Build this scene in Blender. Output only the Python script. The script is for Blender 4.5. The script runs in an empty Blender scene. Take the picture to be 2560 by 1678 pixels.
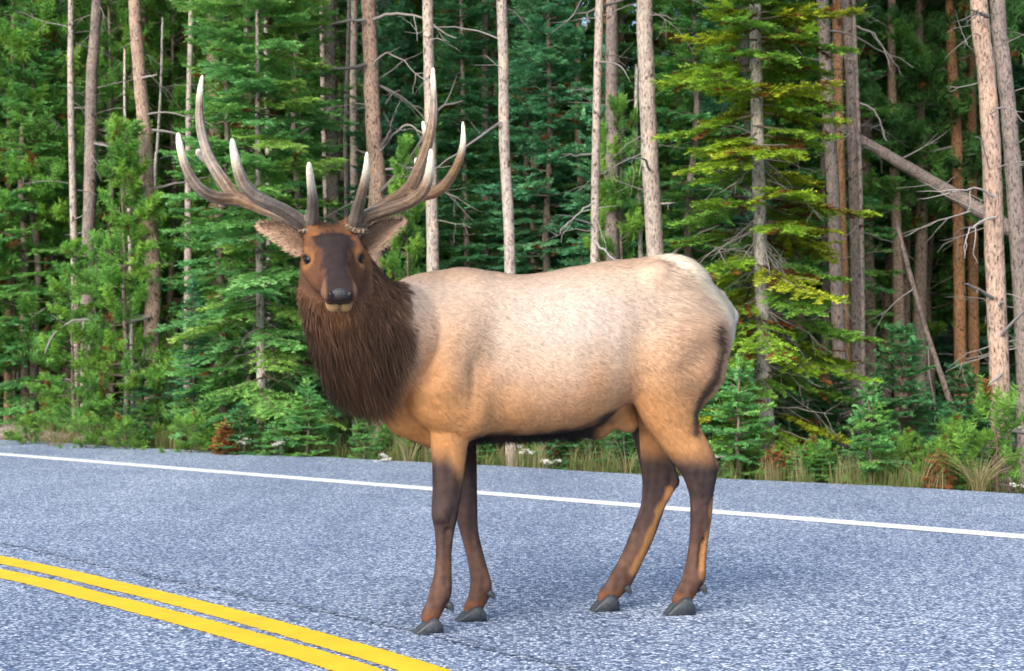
import bpy, math
import numpy as np

# ------------------------------------------------------------------ camera
F_PX = 3642.0            # focal length in photo pixels (photo 2560 x 1678)
HOR = 880.0              # row of the horizon in the photo
CAM_H = 1.112           # metres above the road
scene = bpy.context.scene
C = scene.collection
cam_d = bpy.data.cameras.new('camera')
cam = bpy.data.objects.new('camera', cam_d)
C.objects.link(cam)
cam.location = (0, 0, CAM_H)
cam.rotation_euler = (math.radians(90), 0, 0)
cam_d.sensor_width = 36.0
cam_d.lens = F_PX / 2560 * 36.0
cam_d.shift_y = (HOR - 839.0) / 2560
cam_d.clip_start = 0.05
cam_d.clip_end = 2000
cam_d.dof.use_dof = True
cam_d.dof.focus_distance = 5.8
cam_d.dof.aperture_fstop = 6.3
scene.camera = cam

# ------------------------------------------------------------------ sky, sun, exposure
SUN_EL, SUN_AZ = 34.0, 208.0          # azimuth clockwise from +Y (the view direction)
world = bpy.data.worlds.new('World')
scene.world = world
world.use_nodes = True
wn = world.node_tree
bg = wn.nodes['Background']
sky = wn.nodes.new('ShaderNodeTexSky')
sky.sky_type = 'NISHITA'
sky.sun_disc = False
sky.sun_elevation = math.radians(SUN_EL)
sky.sun_rotation = math.radians(SUN_AZ)
sky.air_density = 1.0
sky.dust_density = 2.0
sky.ozone_density = 1.0
wn.links.new(sky.outputs[0], bg.inputs[0])
bg.inputs[1].default_value = 0.13
sun_d = bpy.data.lights.new('sun', 'SUN')
sun_d.energy = 1.5
sun_d.angle = math.radians(45)
sun_d.color = (1.0, 0.92, 0.82)
sun = bpy.data.objects.new('sun', sun_d)
C.objects.link(sun)
sun.rotation_euler = (math.radians(90 - SUN_EL), 0, math.radians(180 - SUN_AZ))
sun.location = (0, 0, 30)
scene.view_settings.view_transform = 'Standard'
scene.view_settings.look = 'None'
scene.view_settings.gamma = 1.0
scene.view_settings.exposure = 1.4
scene.view_settings.use_curve_mapping = False
scene.render.engine = 'CYCLES'
cy = scene.cycles
cy.use_denoising = True
cy.max_bounces = 6
cy.diffuse_bounces = 4
cy.glossy_bounces = 2
cy.transmission_bounces = 3
cy.transparent_max_bounces = 4
cy.use_adaptive_sampling = True
cy.adaptive_threshold = 0.02

# ------------------------------------------------------------------ helpers
def P(px, py, Y):
    """photo pixel at distance Y -> world point"""
    return np.array([(px - 1280.0) / F_PX * Y, Y, CAM_H + (HOR - py) / F_PX * Y])

def PG(px, py, z=0.0):
    """photo pixel on the plane z -> world point"""
    Y = (CAM_H - z) * F_PX / (py - HOR)
    return P(px, py, Y)

def D(x, y, Y):
    """same for coordinates read off the 2380 px wide view"""
    return P(x * 1.0756, y * 1.0756, Y)

def mesh_np(name, verts, faces, mat=None, parent=None, smooth=False, cols=None, nrm=None, kind=None):
    """verts (n,3); faces a list of int arrays (m,k)"""
    verts = np.asarray(verts, dtype=np.float32)
    me = bpy.data.meshes.new(name)
    fl = [np.asarray(f, dtype=np.int32) for f in faces if len(f)]
    me.vertices.add(len(verts))
    me.vertices.foreach_set('co', verts.ravel())
    tot = np.concatenate([np.full(len(f), f.shape[1], dtype=np.int32) for f in fl])
    idx = np.concatenate([f.ravel() for f in fl])
    me.loops.add(len(idx))
    me.loops.foreach_set('vertex_index', idx)
    me.polygons.add(len(tot))
    st = np.zeros(len(tot), dtype=np.int32)
    st[1:] = np.cumsum(tot)[:-1]
    me.polygons.foreach_set('loop_start', st)
    me.polygons.foreach_set('loop_total', tot)
    if smooth:
        me.polygons.foreach_set('use_smooth', np.ones(len(tot), dtype=bool))
    if cols is not None:
        a = me.attributes.new('tint', 'FLOAT_COLOR', 'POINT')
        c4 = np.ones((len(verts), 4), dtype=np.float32)
        c4[:, :3] = cols
        a.data.foreach_set('color', c4.ravel())
    if nrm is not None:
        a = me.attributes.new('flow_normal', 'FLOAT_VECTOR', 'POINT')
        a.data.foreach_set('vector', np.asarray(nrm, dtype=np.float32).ravel())
    me.update(calc_edges=True)
    if mat is not None:
        me.materials.append(mat)
    o = bpy.data.objects.new(name, me)
    C.objects.link(o)
    if parent is not None:
        o.parent = parent
    if kind:
        o['kind'] = kind
    return o

def tag(o, label, cat, group=None):
    o['label'] = label
    o['category'] = cat
    if group:
        o['group'] = group
    return o

def empty(name, loc=(0, 0, 0), rz=0.0, s=1.0):
    o = bpy.data.objects.new(name, None)
    o.empty_display_size = 0.2
    C.objects.link(o)
    o.location = loc
    o.rotation_euler = (0, 0, rz)
    o.scale = (s, s, s)
    return o

def tube_np(pts, rad, n=8, cap=True):
    """swept tube through pts (k,3) with radii; returns verts, [quads, caps]"""
    pts = np.asarray(pts, float); k = len(pts)
    rad = np.broadcast_to(np.asarray(rad, float), (k,))
    tan = np.gradient(pts, axis=0)
    tan /= np.linalg.norm(tan, axis=1)[:, None] + 1e-9
    ref = np.array([0.31, 0.95, 0.1]) if abs(tan[0, 2]) > .6 else np.array([0.05, 0.1, 1.0])
    a = np.cross(tan, ref); a /= np.linalg.norm(a, axis=1)[:, None] + 1e-9
    b = np.cross(tan, a)
    th = np.arange(n) / n * 2 * math.pi
    V = pts[:, None, :] + rad[:, None, None] * (np.cos(th)[None, :, None] * a[:, None, :] + np.sin(th)[None, :, None] * b[:, None, :])
    V = V.reshape(-1, 3)
    i = np.arange(k - 1)[:, None] * n; j = np.arange(n)[None, :]; j2 = (j + 1) % n
    Q = np.stack([i + j, i + j2, i + n + j2, i + n + j], -1).reshape(-1, 4)
    Q = Q[:, ::-1]
    T = []
    if cap:
        V = np.vstack([V, pts[-1] + tan[-1] * rad[-1] * .4])
        e = (k - 1) * n; c = len(V) - 1
        jj = np.arange(n)
        T = np.stack([np.full(n, c), e + (jj + 1) % n, e + jj], -1)
        T = T[:, ::-1]
        return V, Q, T
    return V, Q, np.zeros((0, 3), int)

class MB:
    """collects pieces into one mesh"""
    def __init__(s): s.v = []; s.q = []; s.t = []; s.c = []; s.n = 0
    def add(s, v, q=None, t=None, col=None):
        v = np.asarray(v, float)
        s.v.append(v)
        if q is not None and len(q): s.q.append(np.asarray(q) + s.n)
        if t is not None and len(t): s.t.append(np.asarray(t) + s.n)
        if col is not None:
            s.c.append(np.broadcast_to(np.asarray(col, float), (len(v), 3)))
        s.n += len(v)
        return s
    def tube(s, pts, rad, n=6, col=None):
        v, q, t = tube_np(pts, rad, n); return s.add(v, q, t, col)
    def build(s, name, mat, parent=None, smooth=False, kind=None):
        fs = []
        if s.q: fs.append(np.concatenate(s.q))
        if s.t: fs.append(np.concatenate(s.t))
        cols = np.concatenate(s.c) if s.c else None
        return mesh_np(name, np.concatenate(s.v), fs, mat, parent, smooth, cols, kind=kind)

def catmull(pts, n):
    """smooth resample of rows (any width)"""
    p = np.asarray(pts, float)
    k = len(p)
    if k < 3:
        t = np.linspace(0, 1, n)[:, None]
        return p[0] * (1 - t) + p[-1] * t
    q = np.vstack([2 * p[0] - p[1], p, 2 * p[-1] - p[-2]])
    u = np.linspace(0, k - 1 - 1e-6, n)
    i = u.astype(int); f = (u - i)[:, None]
    a, b, c, d = q[i], q[i + 1], q[i + 2], q[i + 3]
    return .5 * (2 * b + (c - a) * f + (2 * a - 5 * b + 4 * c - d) * f ** 2 + (3 * b - a - 3 * c + d) * f ** 3)

def wob(p, f=1.0, seed=0.0):
    """cheap smooth noise, about -1..1"""
    x, y, z = p[:, 0] * f + seed, p[:, 1] * f + seed * 1.7, p[:, 2] * f - seed
    return (np.sin(x * 1.9 + 1.3 * np.sin(z * 1.3 + y)) + np.sin(y * 2.3 + 1.1 * np.sin(x * 1.7 - z)) + np.sin(z * 2.1 + 1.2 * np.sin(y * 1.1 + x * .7))) / 3

# ------------------------------------------------------------------ materials
def new_mat(name):
    m = bpy.data.materials.new(name); m.use_nodes = True
    nt = m.node_tree
    return m, nt, nt.nodes, nt.links, nt.nodes['Principled BSDF']

def ramp(N, stops):
    r = N.new('ShaderNodeValToRGB')
    while len(r.color_ramp.elements) < len(stops): r.color_ramp.elements.new(.5)
    for e, (p, c) in zip(r.color_ramp.elements, stops):
        e.position = p; e.color = (*c, 1) if len(c) == 3 else c
    return r

def noise(N, L, vec, scale, detail=3, rough=.55):
    n = N.new('ShaderNodeTexNoise'); n.inputs['Scale'].default_value = scale
    n.inputs['Detail'].default_value = detail; n.inputs['Roughness'].default_value = rough
    if vec is not None: L.new(vec, n.inputs['Vector'])
    return n

def mixc(N, L, fac, a, b, mode='MIX'):
    m = N.new('ShaderNodeMix'); m.data_type = 'RGBA'; m.blend_type = mode
    for s, v in ((m.inputs[0], fac), (m.inputs[6], a), (m.inputs[7], b)):
        if hasattr(v, 'is_linked') or hasattr(v, 'links'): L.new(v, s)
        elif isinstance(v, (int, float)): s.default_value = v
        else: s.default_value = (*v, 1)
    return m.outputs[2]

def tint_mat(name, rough=.7, noise_scale=None, amt=.25, spec=.3, normal=False, transl=0.0, bump=None):
    m, nt, N, L, b = new_mat(name)
    at = N.new('ShaderNodeAttribute'); at.attribute_name = 'tint'
    col = at.outputs['Color']
    tc = N.new('ShaderNodeTexCoord')
    if noise_scale:
        n = noise(N, L, tc.outputs['Object'], noise_scale, 4)
        r = ramp(N, [(.3, (1 - amt,) * 3), (.7, (1 + amt,) * 3)])
        L.new(n.outputs['Fac'], r.inputs[0])
        col = mixc(N, L, 1.0, col, r.outputs[0], 'MULTIPLY')
        if bump:
            bp = N.new('ShaderNodeBump'); bp.inputs['Strength'].default_value = bump
            bp.inputs['Distance'].default_value = .01
            L.new(n.outputs['Fac'], bp.inputs['Height']); L.new(bp.outputs[0], b.inputs['Normal'])
    L.new(col, b.inputs['Base Color'])
    b.inputs['Roughness'].default_value = rough
    b.inputs['Specular IOR Level'].default_value = spec
    if normal:
        an = N.new('ShaderNodeAttribute'); an.attribute_name = 'flow_normal'
        L.new(an.outputs['Vector'], b.inputs['Normal'])
    if transl > 0:
        tr = N.new('ShaderNodeBsdfTranslucent'); L.new(col, tr.inputs['Color'])
        mx = N.new('ShaderNodeMixShader'); mx.inputs[0].default_value = transl
        L.new(b.outputs[0], mx.inputs[1]); L.new(tr.outputs[0], mx.inputs[2])
        L.new(mx.outputs[0], nt.nodes['Material Output'].inputs['Surface'])
    return m

def flat_mat(name, col, rough=.6, spec=.4, var=.15, scale=20.0, bump=0.0):
    m, nt, N, L, b = new_mat(name)
    tc = N.new('ShaderNodeTexCoord')
    n = noise(N, L, tc.outputs['Object'], scale, 5)
    r = ramp(N, [(.3, tuple(c * (1 - var) for c in col)), (.7, tuple(min(1, c * (1 + var)) for c in col))])
    L.new(n.outputs['Fac'], r.inputs[0]); L.new(r.outputs[0], b.inputs['Base Color'])
    b.inputs['Roughness'].default_value = rough
    b.inputs['Specular IOR Level'].default_value = spec
    if bump:
        bp = N.new('ShaderNodeBump'); bp.inputs['Strength'].default_value = bump; bp.inputs['Distance'].default_value = .01
        L.new(n.outputs['Fac'], bp.inputs['Height']); L.new(bp.outputs[0], b.inputs['Normal'])
    return m

rng = np.random.default_rng(7)
# ------------------------------------------------------------------ road
EDGE = np.array([PG(0, 1100)[:2], PG(2560, 1235)[:2]])
WHITE = np.array([PG(0, 1136)[:2], PG(2560, 1343)[:2]])
def line_ext(pts, t):
    """points on the straight line through the two pts, t = 0 at the first, 1 at the second"""
    return pts[0] + (pts[1] - pts[0]) * np.asarray(t)[:, None]
def strip(name, left, right, z, mat, kind='structure'):
    n = len(left)
    V = np.zeros((2 * n, 3)); V[0::2, :2] = left; V[1::2, :2] = right; V[:, 2] = z
    i = np.arange(n - 1) * 2
    Q = np.stack([i, i + 1, i + 3, i + 2], -1)
    a, b, c = V[Q[0, 0]], V[Q[0, 1]], V[Q[0, 2]]
    if np.cross(b - a, c - a)[2] < 0: Q = Q[:, ::-1]
    return mesh_np(name, V, [Q], mat, kind=kind)

def asphalt(name='asphalt', dark=1.0):
    m, nt, N, L, b = new_mat(name)
    tc = N.new('ShaderNodeTexCoord'); O = tc.outputs['Object']
    v = N.new('ShaderNodeTexVoronoi'); v.inputs['Scale'].default_value = 80; L.new(O, v.inputs['Vector'])
    sep = N.new('ShaderNodeSeparateColor'); L.new(v.outputs['Color'], sep.inputs[0])
    chips = ramp(N, [(0.0, (.085, .122, .19)), (.40, (.22, .28, .375)), (.74, (.46, .53, .62)), (1.0, (.88, .91, .94))])
    L.new(sep.outputs[0], chips.inputs[0])
    gap = ramp(N, [(.35, (1, 1, 1)), (.75, (.34, .40, .52))]); L.new(v.outputs['Distance'], gap.inputs[0])
    gap.color_ramp.elements[0].position = .3
    sc = N.new('ShaderNodeMath'); sc.operation = 'MULTIPLY'; sc.inputs[1].default_value = 1.0
    L.new(v.outputs['Distance'], sc.inputs[0]); L.new(sc.outputs[0], gap.inputs[0])
    col = mixc(N, L, 1.0, chips.outputs[0], gap.outputs[0], 'MULTIPLY')
    n1 = noise(N, L, O, 26, 4, .6)
    r1 = ramp(N, [(.32, (.72, .75, .80)), (.68, (1.28, 1.25, 1.2))]); L.new(n1.outputs['Fac'], r1.inputs[0])
    col = mixc(N, L, .75, col, r1.outputs[0], 'MULTIPLY')
    n2 = noise(N, L, O, .9, 4, .6)
    r2 = ramp(N, [(.3, (.86, .87, .90)), (.7, (1.13, 1.12, 1.10))]); L.new(n2.outputs['Fac'], r2.inputs[0])
    col = mixc(N, L, 1.0, col, r2.outputs[0], 'MULTIPLY')
    mp = N.new('ShaderNodeMapping'); mp.inputs['Rotation'].default_value = (0, 0, math.radians(-48)); mp.inputs['Scale'].default_value = (.9, .06, 1); L.new(O, mp.inputs[0])
    n4 = noise(N, L, mp.outputs[0], 1.0, 4, .55)
    r4 = ramp(N, [(.36, (.80, .82, .86)), (.64, (1.14, 1.12, 1.10))]); L.new(n4.outputs['Fac'], r4.inputs[0])
    col = mixc(N, L, 1.0, col, r4.outputs[0], 'MULTIPLY')
    n5 = noise(N, L, O, 3.2, 5, .7)
    r5 = ramp(N, [(.66, (1, 1, 1)), (.78, (.74, .75, .79))]); L.new(n5.outputs['Fac'], r5.inputs[0])
    col = mixc(N, L, 1.0, col, r5.outputs[0], 'MULTIPLY')
    if dark < 1: col = mixc(N, L, 1.0, col, (dark,) * 3, 'MULTIPLY')
    L.new(col, b.inputs['Base Color'])
    b.inputs['Roughness'].default_value = .72
    b.inputs['Specular IOR Level'].default_value = .35
    bp = N.new('ShaderNodeBump'); bp.inputs['Strength'].default_value = .55; bp.inputs['Distance'].default_value = .004
    L.new(sep.outputs[1], bp.inputs['Height']); L.new(bp.outputs[0], b.inputs['Normal'])
    return m
M_ASPH = asphalt()

def paint(name, col, worn):
    m, nt, N, L, b = new_mat(name)
    tc = N.new('ShaderNodeTexCoord'); O = tc.outputs['Object']
    n = noise(N, L, O, 70, 4, .65)
    r = ramp(N, [(.27, worn), (.36, col)]); L.new(n.outputs['Fac'], r.inputs[0])
    n2 = noise(N, L, O, 6, 3)
    r2 = ramp(N, [(.3, (.88,) * 3), (.7, (1.05,) * 3)]); L.new(n2.outputs['Fac'], r2.inputs[0])
    L.new(mixc(N, L, 1.0, r.outputs[0], r2.outputs[0], 'MULTIPLY'), b.inputs['Base Color'])
    b.inputs['Roughness'].default_value = .6
    bp = N.new('ShaderNodeBump'); bp.inputs['Strength'].default_value = .4; bp.inputs['Distance'].default_value = .003
    L.new(n.outputs['Fac'], bp.inputs['Height']); L.new(bp.outputs[0], b.inputs['Normal'])
    return m
M_WHITE = paint('white_road_paint', (.80, .81, .80), (.45, .46, .47))
M_YELLOW = paint('yellow_road_paint', (.86, .52, .022), (.45, .30, .06))

TT = np.linspace(-2.2, 3.6, 59)
edge = line_ext(EDGE, TT)
wob_e = .05 * np.sin(TT * 23) + .04 * np.sin(TT * 51 + 1)
en = np.array([-(EDGE[1] - EDGE[0])[1], (EDGE[1] - EDGE[0])[0]]); en /= np.linalg.norm(en)
if en[1] < 0: en = -en
edge_w = edge + en * wob_e[:, None]
near = edge - en * 14.5
strip('road', edge_w, near, 0.0, M_ASPH)
# thickness of the pavement at the forest side
V = np.zeros((2 * len(edge_w), 3)); V[0::2, :2] = edge_w; V[1::2, :2] = edge_w + en * .06; V[1::2, 2] = -.16
i = np.arange(len(edge_w) - 1) * 2
mesh_np('road_edge', V, [np.stack([i, i + 2, i + 3, i + 1], -1)], M_ASPH, kind='structure')
# white edge line: jittered borders
def painted(name, cen, w, z, mat, jit=.004):
    t = np.gradient(cen, axis=0); t /= np.linalg.norm(t, axis=1)[:, None]
    nn = np.stack([-t[:, 1], t[:, 0]], -1)
    j1 = rng.normal(0, jit, len(cen))[:, None]; j2 = rng.normal(0, jit, len(cen))[:, None]
    return strip(name, cen + nn * (w / 2 + j1), cen - nn * (w / 2 + j2), z, mat)
tw = np.linspace(-.8, 2.2, 1400)
painted('white_edge_line', line_ext(WHITE, tw), .225, .004, M_WHITE)
yl1 = [(-700, 1262), (0, 1401), (277, 1463), (555, 1532), (900, 1629), (1090, 1688), (1500, 1830), (2300, 2150)]
yl2 = [(-700, 1290), (0, 1435), (220, 1489), (460, 1551), (720, 1624), (905, 1682), (1300, 1822), (2000, 2105)]
for pts in (yl1, yl2):
    c = catmull([PG(*p)[:2] for p in pts], 700)
    painted('yellow_centre_line', c, .15, .004, M_YELLOW)
M_SEAM = asphalt('asphalt_seam', .80)
c = catmull([PG(*p)[:2] for p in ((-300, 1300), (0, 1357), (230, 1408), (396, 1444), (594, 1484), (899, 1547), (1100, 1592), (1500, 1690))], 500)
painted('road_seam', c + .006 * np.sin(np.linspace(0, 40, 500))[:, None] * np.array([.7, .7]), .05, .0035, M_SEAM, .012)
# ------------------------------------------------------------------ elk: implicit body
import openvdb
RES = 0.0075
AX = math.radians(22.0)
EA = np.array([math.cos(AX), math.sin(AX), 0.0])     # towards the tail
EN = np.array([-math.sin(AX), math.cos(AX), 0.0])    # towards the far side
A0 = np.array([-.26, 5.925, 0.0])

class Field:
    def __init__(s, lo, hi, res):
        s.lo = np.array(lo, float); s.res = res
        s.n = np.ceil((np.array(hi) - s.lo) / res).astype(int) + 1
        s.f = np.full(s.n, .3, dtype=np.float32)
    def sub(s, lo, hi):
        a = np.clip(np.floor((np.array(lo) - s.lo) / s.res).astype(int), 0, s.n - 1)
        b = np.clip(np.ceil((np.array(hi) - s.lo) / s.res).astype(int) + 1, 1, s.n)
        ax = [s.lo[i] + np.arange(a[i], b[i]) * s.res for i in range(3)]
        X, Y, Z = np.meshgrid(*ax, indexing='ij', sparse=True)
        return tuple(slice(a[i], b[i]) for i in range(3)), X.astype(np.float32), Y.astype(np.float32), Z.astype(np.float32)
    def blend(s, sl, d, k):
        g = s.f[sl]
        h = np.maximum(k - np.abs(g - d), 0) / k
        s.f[sl] = np.minimum(g, d) - h * h * k * .25
    def carve(s, sl, d, k):
        g = s.f[sl]; d = -d
        h = np.maximum(k - np.abs(g - d), 0) / k
        s.f[sl] = np.maximum(g, d) + h * h * k * .25
    def seg(s, a, b, ra, rb, k=.03, flat=1.0, axis=None, carve=False):
        """tapered capsule; flattened by `flat` along unit vector axis"""
        a = np.asarray(a, float); b = np.asarray(b, float)
        m = max(ra, rb) * max(1, flat) + k + 3 * s.res
        sl, X, Y, Z = s.sub(np.minimum(a, b) - m, np.maximum(a, b) + m)
        ab = b - a; L2 = max(ab @ ab, 1e-9)
        t = np.clip(((X - a[0]) * ab[0] + (Y - a[1]) * ab[1] + (Z - a[2]) * ab[2]) / L2, 0, 1)
        dx = X - a[0] - t * ab[0]; dy = Y - a[1] - t * ab[1]; dz = Z - a[2] - t * ab[2]
        q = dx * dx + dy * dy + dz * dz
        if axis is not None and flat != 1.0:
            u = dx * axis[0] + dy * axis[1] + dz * axis[2]
            q = q + u * u * (1 / flat ** 2 - 1)
        d = (np.sqrt(q) - (ra + (rb - ra) * t)) * min(1, flat)
        (s.carve if carve else s.blend)(sl, d.astype(np.float32), k)
    def chain(s, pts, rads, k=.03, flat=1.0, axis=None, n=None):
        P4 = np.column_stack([np.asarray(pts, float), rads])
        if n: P4 = catmull(P4, n)
        for i in range(len(P4) - 1):
            s.seg(P4[i, :3], P4[i + 1, :3], P4[i, 3], P4[i + 1, 3], k if i == 0 else min(k, .012), flat, axis)
    def mesh(s):
        g = openvdb.FloatGrid(.3)
        g.copyFromArray(s.f)
        g.transform = openvdb.createLinearTransform(voxelSize=s.res)
        p, q = g.convertToQuads(0.0)
        return p + s.lo, q.astype(np.int32)

def smooth_mesh(v, q, it, lam=.5):
    e = np.concatenate([q[:, [0, 1]], q[:, [1, 2]], q[:, [2, 3]], q[:, [3, 0]]])
    n = len(v)
    deg = np.bincount(e[:, 0], minlength=n) + np.bincount(e[:, 1], minlength=n)
    for _ in range(it):
        s = np.stack([np.bincount(e[:, 0], weights=v[e[:, 1], i], minlength=n) + np.bincount(e[:, 1], weights=v[e[:, 0], i], minlength=n) for i in range(3)], -1)
        v = v * (1 - lam) + lam * s / np.maximum(deg, 1)[:, None]
    return v

def mesh_normals(v, q):
    d1 = v[q[:, 2]] - v[q[:, 0]]; d2 = v[q[:, 3]] - v[q[:, 1]]
    fn = np.cross(d1, d2)
    n = np.zeros_like(v)
    for k in range(4):
        for i in range(3):
            n[:, i] += np.bincount(q[:, k], weights=fn[:, i], minlength=len(v))
    return n / (np.linalg.norm(n, axis=1)[:, None] + 1e-12)

def sstep_(x, a, b):
    t = np.clip((x - a) / (b - a), 0, 1); return t * t * (3 - 2 * t)
E = Field((-.95, 4.8, -.02), (1.0, 6.75, 1.72), RES)

# --- torso: stations along the body axis (view x, top y, bottom y, half width)
def station(x):
    k = x * 1.0756 - 1280.0
    # X = k/F*(Yc(X)),  Yc = 5.925 + tan(AX)*(X+.26)
    t = math.tan(AX); c = k / F_PX
    X = c * (5.925 + t * .26) / (1 - c * t)
    Y = 5.925 + t * (X + .26)
    return X, Y
ST = [(905, 720, 930, .11), (930, 672, 968, .165), (965, 648, 996, .205), (1005, 634, 1014, .235), (1065, 622, 1020, .26), (1130, 629, 1020, .285),
      (1200, 637, 1018, .315), (1280, 629, 1012, .34), (1360, 615, 992, .335), (1420, 606, 950, .31), (1480, 602, 915, .29),
      (1540, 606, 925, .285), (1590, 624, 900, .24), (1640, 660, 830, .17), (1672, 688, 785, .115), (1688, 708, 765, .07)]
sa, szt, szb, shw = [], [], [], []
for x, yt, yb, hw in ST:
    X, Y = station(x)
    sa.append((X + .26) / math.cos(AX)); szt.append(D(x, yt, Y)[2]); szb.append(D(x, yb, Y)[2]); shw.append(hw)
SS = catmull(np.column_stack([sa, szt, szb, shw]), 200)
o_ = np.argsort(SS[:, 0]); SS = SS[o_]
sl, X, Y, Z = E.sub((-.75, 5.2, .55), (1.0, 6.75, 1.7))
a = (X - A0[0]) * EA[0] + (Y - A0[1]) * EA[1] + 0 * Z
l = (X - A0[0]) * EN[0] + (Y - A0[1]) * EN[1] + 0 * Z
ac = np.clip(a, SS[0, 0], SS[-1, 0])
zt = np.interp(ac, SS[:, 0], SS[:, 1]); zb = np.interp(ac, SS[:, 0], SS[:, 2]); hw = np.interp(ac, SS[:, 0], SS[:, 3])
zc = zb + (zt - zb) * .47; hh = np.where(Z > zc, zt - zc, zc - zb)
ex = 2.25
r = ((np.abs(l) / hw) ** ex + (np.abs(Z - zc) / hh) ** ex) ** (1 / ex)
d = (r - 1) * np.minimum(hw, hh) * .95
d = np.where(d > 0, np.sqrt(d * d + (a - ac) ** 2), d + np.abs(a - ac))
E.blend(sl, d.astype(np.float32), .02)
del a, l, ac, zt, zb, hw, zc, hh, r, d

def lat(p, off):
    return np.asarray(p) + EN * off
def DB(x, y, off=0.0):
    """view coordinate on the body's mid plane, shifted sideways"""
    X, Y = station(x)
    return D(x, y, Y) + EN * off
# shoulder blades, upper arms, breast
for sg in (-1, 1):
    E.chain([DB(1075, 690, sg * .12), DB(1030, 780, sg * .185), DB(985, 880, sg * .185), DB(985, 930, sg * .16)], [.05, .105, .115, .10], k=.09)
    E.chain([DB(985, 900, sg * .17), DB(1050, 955, sg * .17)], [.11, .10], k=.08)
    # haunch
    E.chain([DB(1535, 680, sg * .14), DB(1560, 770, sg * .155), DB(1555, 850, sg * .16), DB(1530, 910, sg * .15)], [.14, .185, .165, .13], k=.09)
    E.chain([DB(1500, 800, sg * .18), DB(1490, 900, sg * .17)], [.08, .09], k=.08)
    # buttock
    E.chain([DB(1622, 740, sg * .07), DB(1580, 820, sg * .09), DB(1560, 890, sg * .11)], [.085, .082, .072], k=.07)
E.chain([DB(925, 880), DB(945, 960), DB(1010, 990)], [.10, .09, .09], k=.08)
for sg in (-1, 1):
    E.seg(DB(1475, 640, sg * .235), DB(1495, 660, sg * .225), .035, .03, k=.08)      # hip bone
    E.seg(DB(1490, 905, sg * .205), DB(1500, 945, sg * .19), .055, .05, k=.06)       # stifle
# belly sheath and scrotum
E.chain([DB(1330, 992), DB(1385, 994), DB(1420, 975)], [.04, .05, .045], k=.05)
E.chain([DB(1435, 950, -.03), DB(1452, 980, -.03)], [.06, .045], k=.03)
# folds: before the thigh and behind the elbow
for sg in (-1, 1):
    for (x0, y0), (x1, y1), r0, l0 in (((1432, 780), (1440, 880), .045, .375), ((1116, 905), (1110, 985), .028, .315), ((955, 700), (935, 860), .03, .30)):
        E.seg(DB(x0, y0, sg * l0), DB(x1, y1, sg * (l0 - .02)), r0, r0, k=.07, carve=True)
# tail
E.chain([DB(1665, 695), DB(1692, 735), DB(1695, 765)], [.045, .04, .025], k=.04)

# --- legs (pixels of two enlarged crops)
def C4(x, y, Y): return P(980 + .359 * x, 1060 + .359 * y, Y)
def C5(x, y, Y): return P(1420 + .3976 * x, 950 + .3976 * y, Y)
def leg(conv, sc, rows, Y0, Y1, k, flat=.78):
    n = len(rows); cum = np.array([r[1] for r in rows], float)
    f = (cum - cum[0]) / (cum[-1] - cum[0])
    Ys = Y0 + (Y1 - Y0) * np.minimum(1, f * 1.15)
    pts = [conv(r[0], r[1], y) for r, y in zip(rows, Ys)]
    rad = [r[2] * sc * y / F_PX for r, y in zip(rows, Ys)]
    E.chain(pts, rad, k=k, flat=flat, axis=EN, n=len(rows) * 3)
    return pts[-1]
FN = [(420, -120, 150), (410, 20, 136), (398, 130, 122), (394, 240, 110), (390, 350, 101), (386, 450, 95), (374, 560, 88), (368, 640, 80), (366, 730, 63), (362, 850, 52), (357, 1000, 53), (349, 1100, 60), (338, 1180, 69), (312, 1245, 58), (282, 1305, 55), (262, 1345, 58)]
FF = [(470, -60, 100), (490, 80, 90), (503, 200, 78), (515, 320, 70), (520, 450, 67), (522, 580, 67), (524, 670, 65), (550, 800, 54), (575, 900, 53), (598, 1000, 55), (617, 1090, 63), (618, 1155, 69), (598, 1210, 58), (575, 1262, 55), (560, 1295, 58)]
HN = [(570, -120, 235), (590, 20, 205), (622, 160, 182), (665, 270, 150), (715, 370, 130), (768, 450, 122), (806, 520, 110), (826, 580, 98), (836, 650, 84), (839, 740, 68), (837, 850, 65), (823, 1000, 57), (806, 1140, 59), (794, 1230, 67), (768, 1290, 56), (732, 1345, 54), (708, 1390, 56)]
HF = [(430, 60, 130), (465, 190, 110), (500, 290, 104), (536, 420, 102), (562, 530, 104), (568, 620, 96), (552, 700, 80), (528, 810, 69), (495, 905, 70), (457, 1000, 70), (412, 1100, 66), (368, 1190, 65), (334, 1250, 68), (300, 1300, 57), (262, 1345, 54), (240, 1380, 56)]
leg(C4, .359, FN, 5.76, 5.79, .06)
leg(C4, .359, FF, 6.10, 6.06, .05)
leg(C5, .3976, HN, 6.03, 6.20, .08, flat=.8)
leg(C5, .3976, HF, 6.38, 6.29, .06)
# grooves between bone and tendon on the near legs
E.seg(C4(383, 740, 5.757), C4(372, 1120, 5.757), .010, .010, k=.012, carve=True)
E.seg(C5(862, 720, 6.145), C5(828, 1180, 6.165), .010, .010, k=.012, carve=True)
# points of the hocks
E.chain([C5(800, 330, 6.13), C5(880, 460, 6.14), C5(922, 542, 6.15), C5(905, 620, 6.16), C5(885, 720, 6.17)], [.016, .018, .020, .017, .012], k=.02)
E.chain([C5(610, 470, 6.33), C5(662, 600, 6.32), C5(672, 638, 6.32), C5(622, 730, 6.31), C5(575, 830, 6.31)], [.014, .018, .020, .015, .010], k=.02)
# knees and fetlocks
E.seg(C4(352, 590, 5.745), C4(345, 630, 5.745), .026, .024, k=.03)

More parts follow.
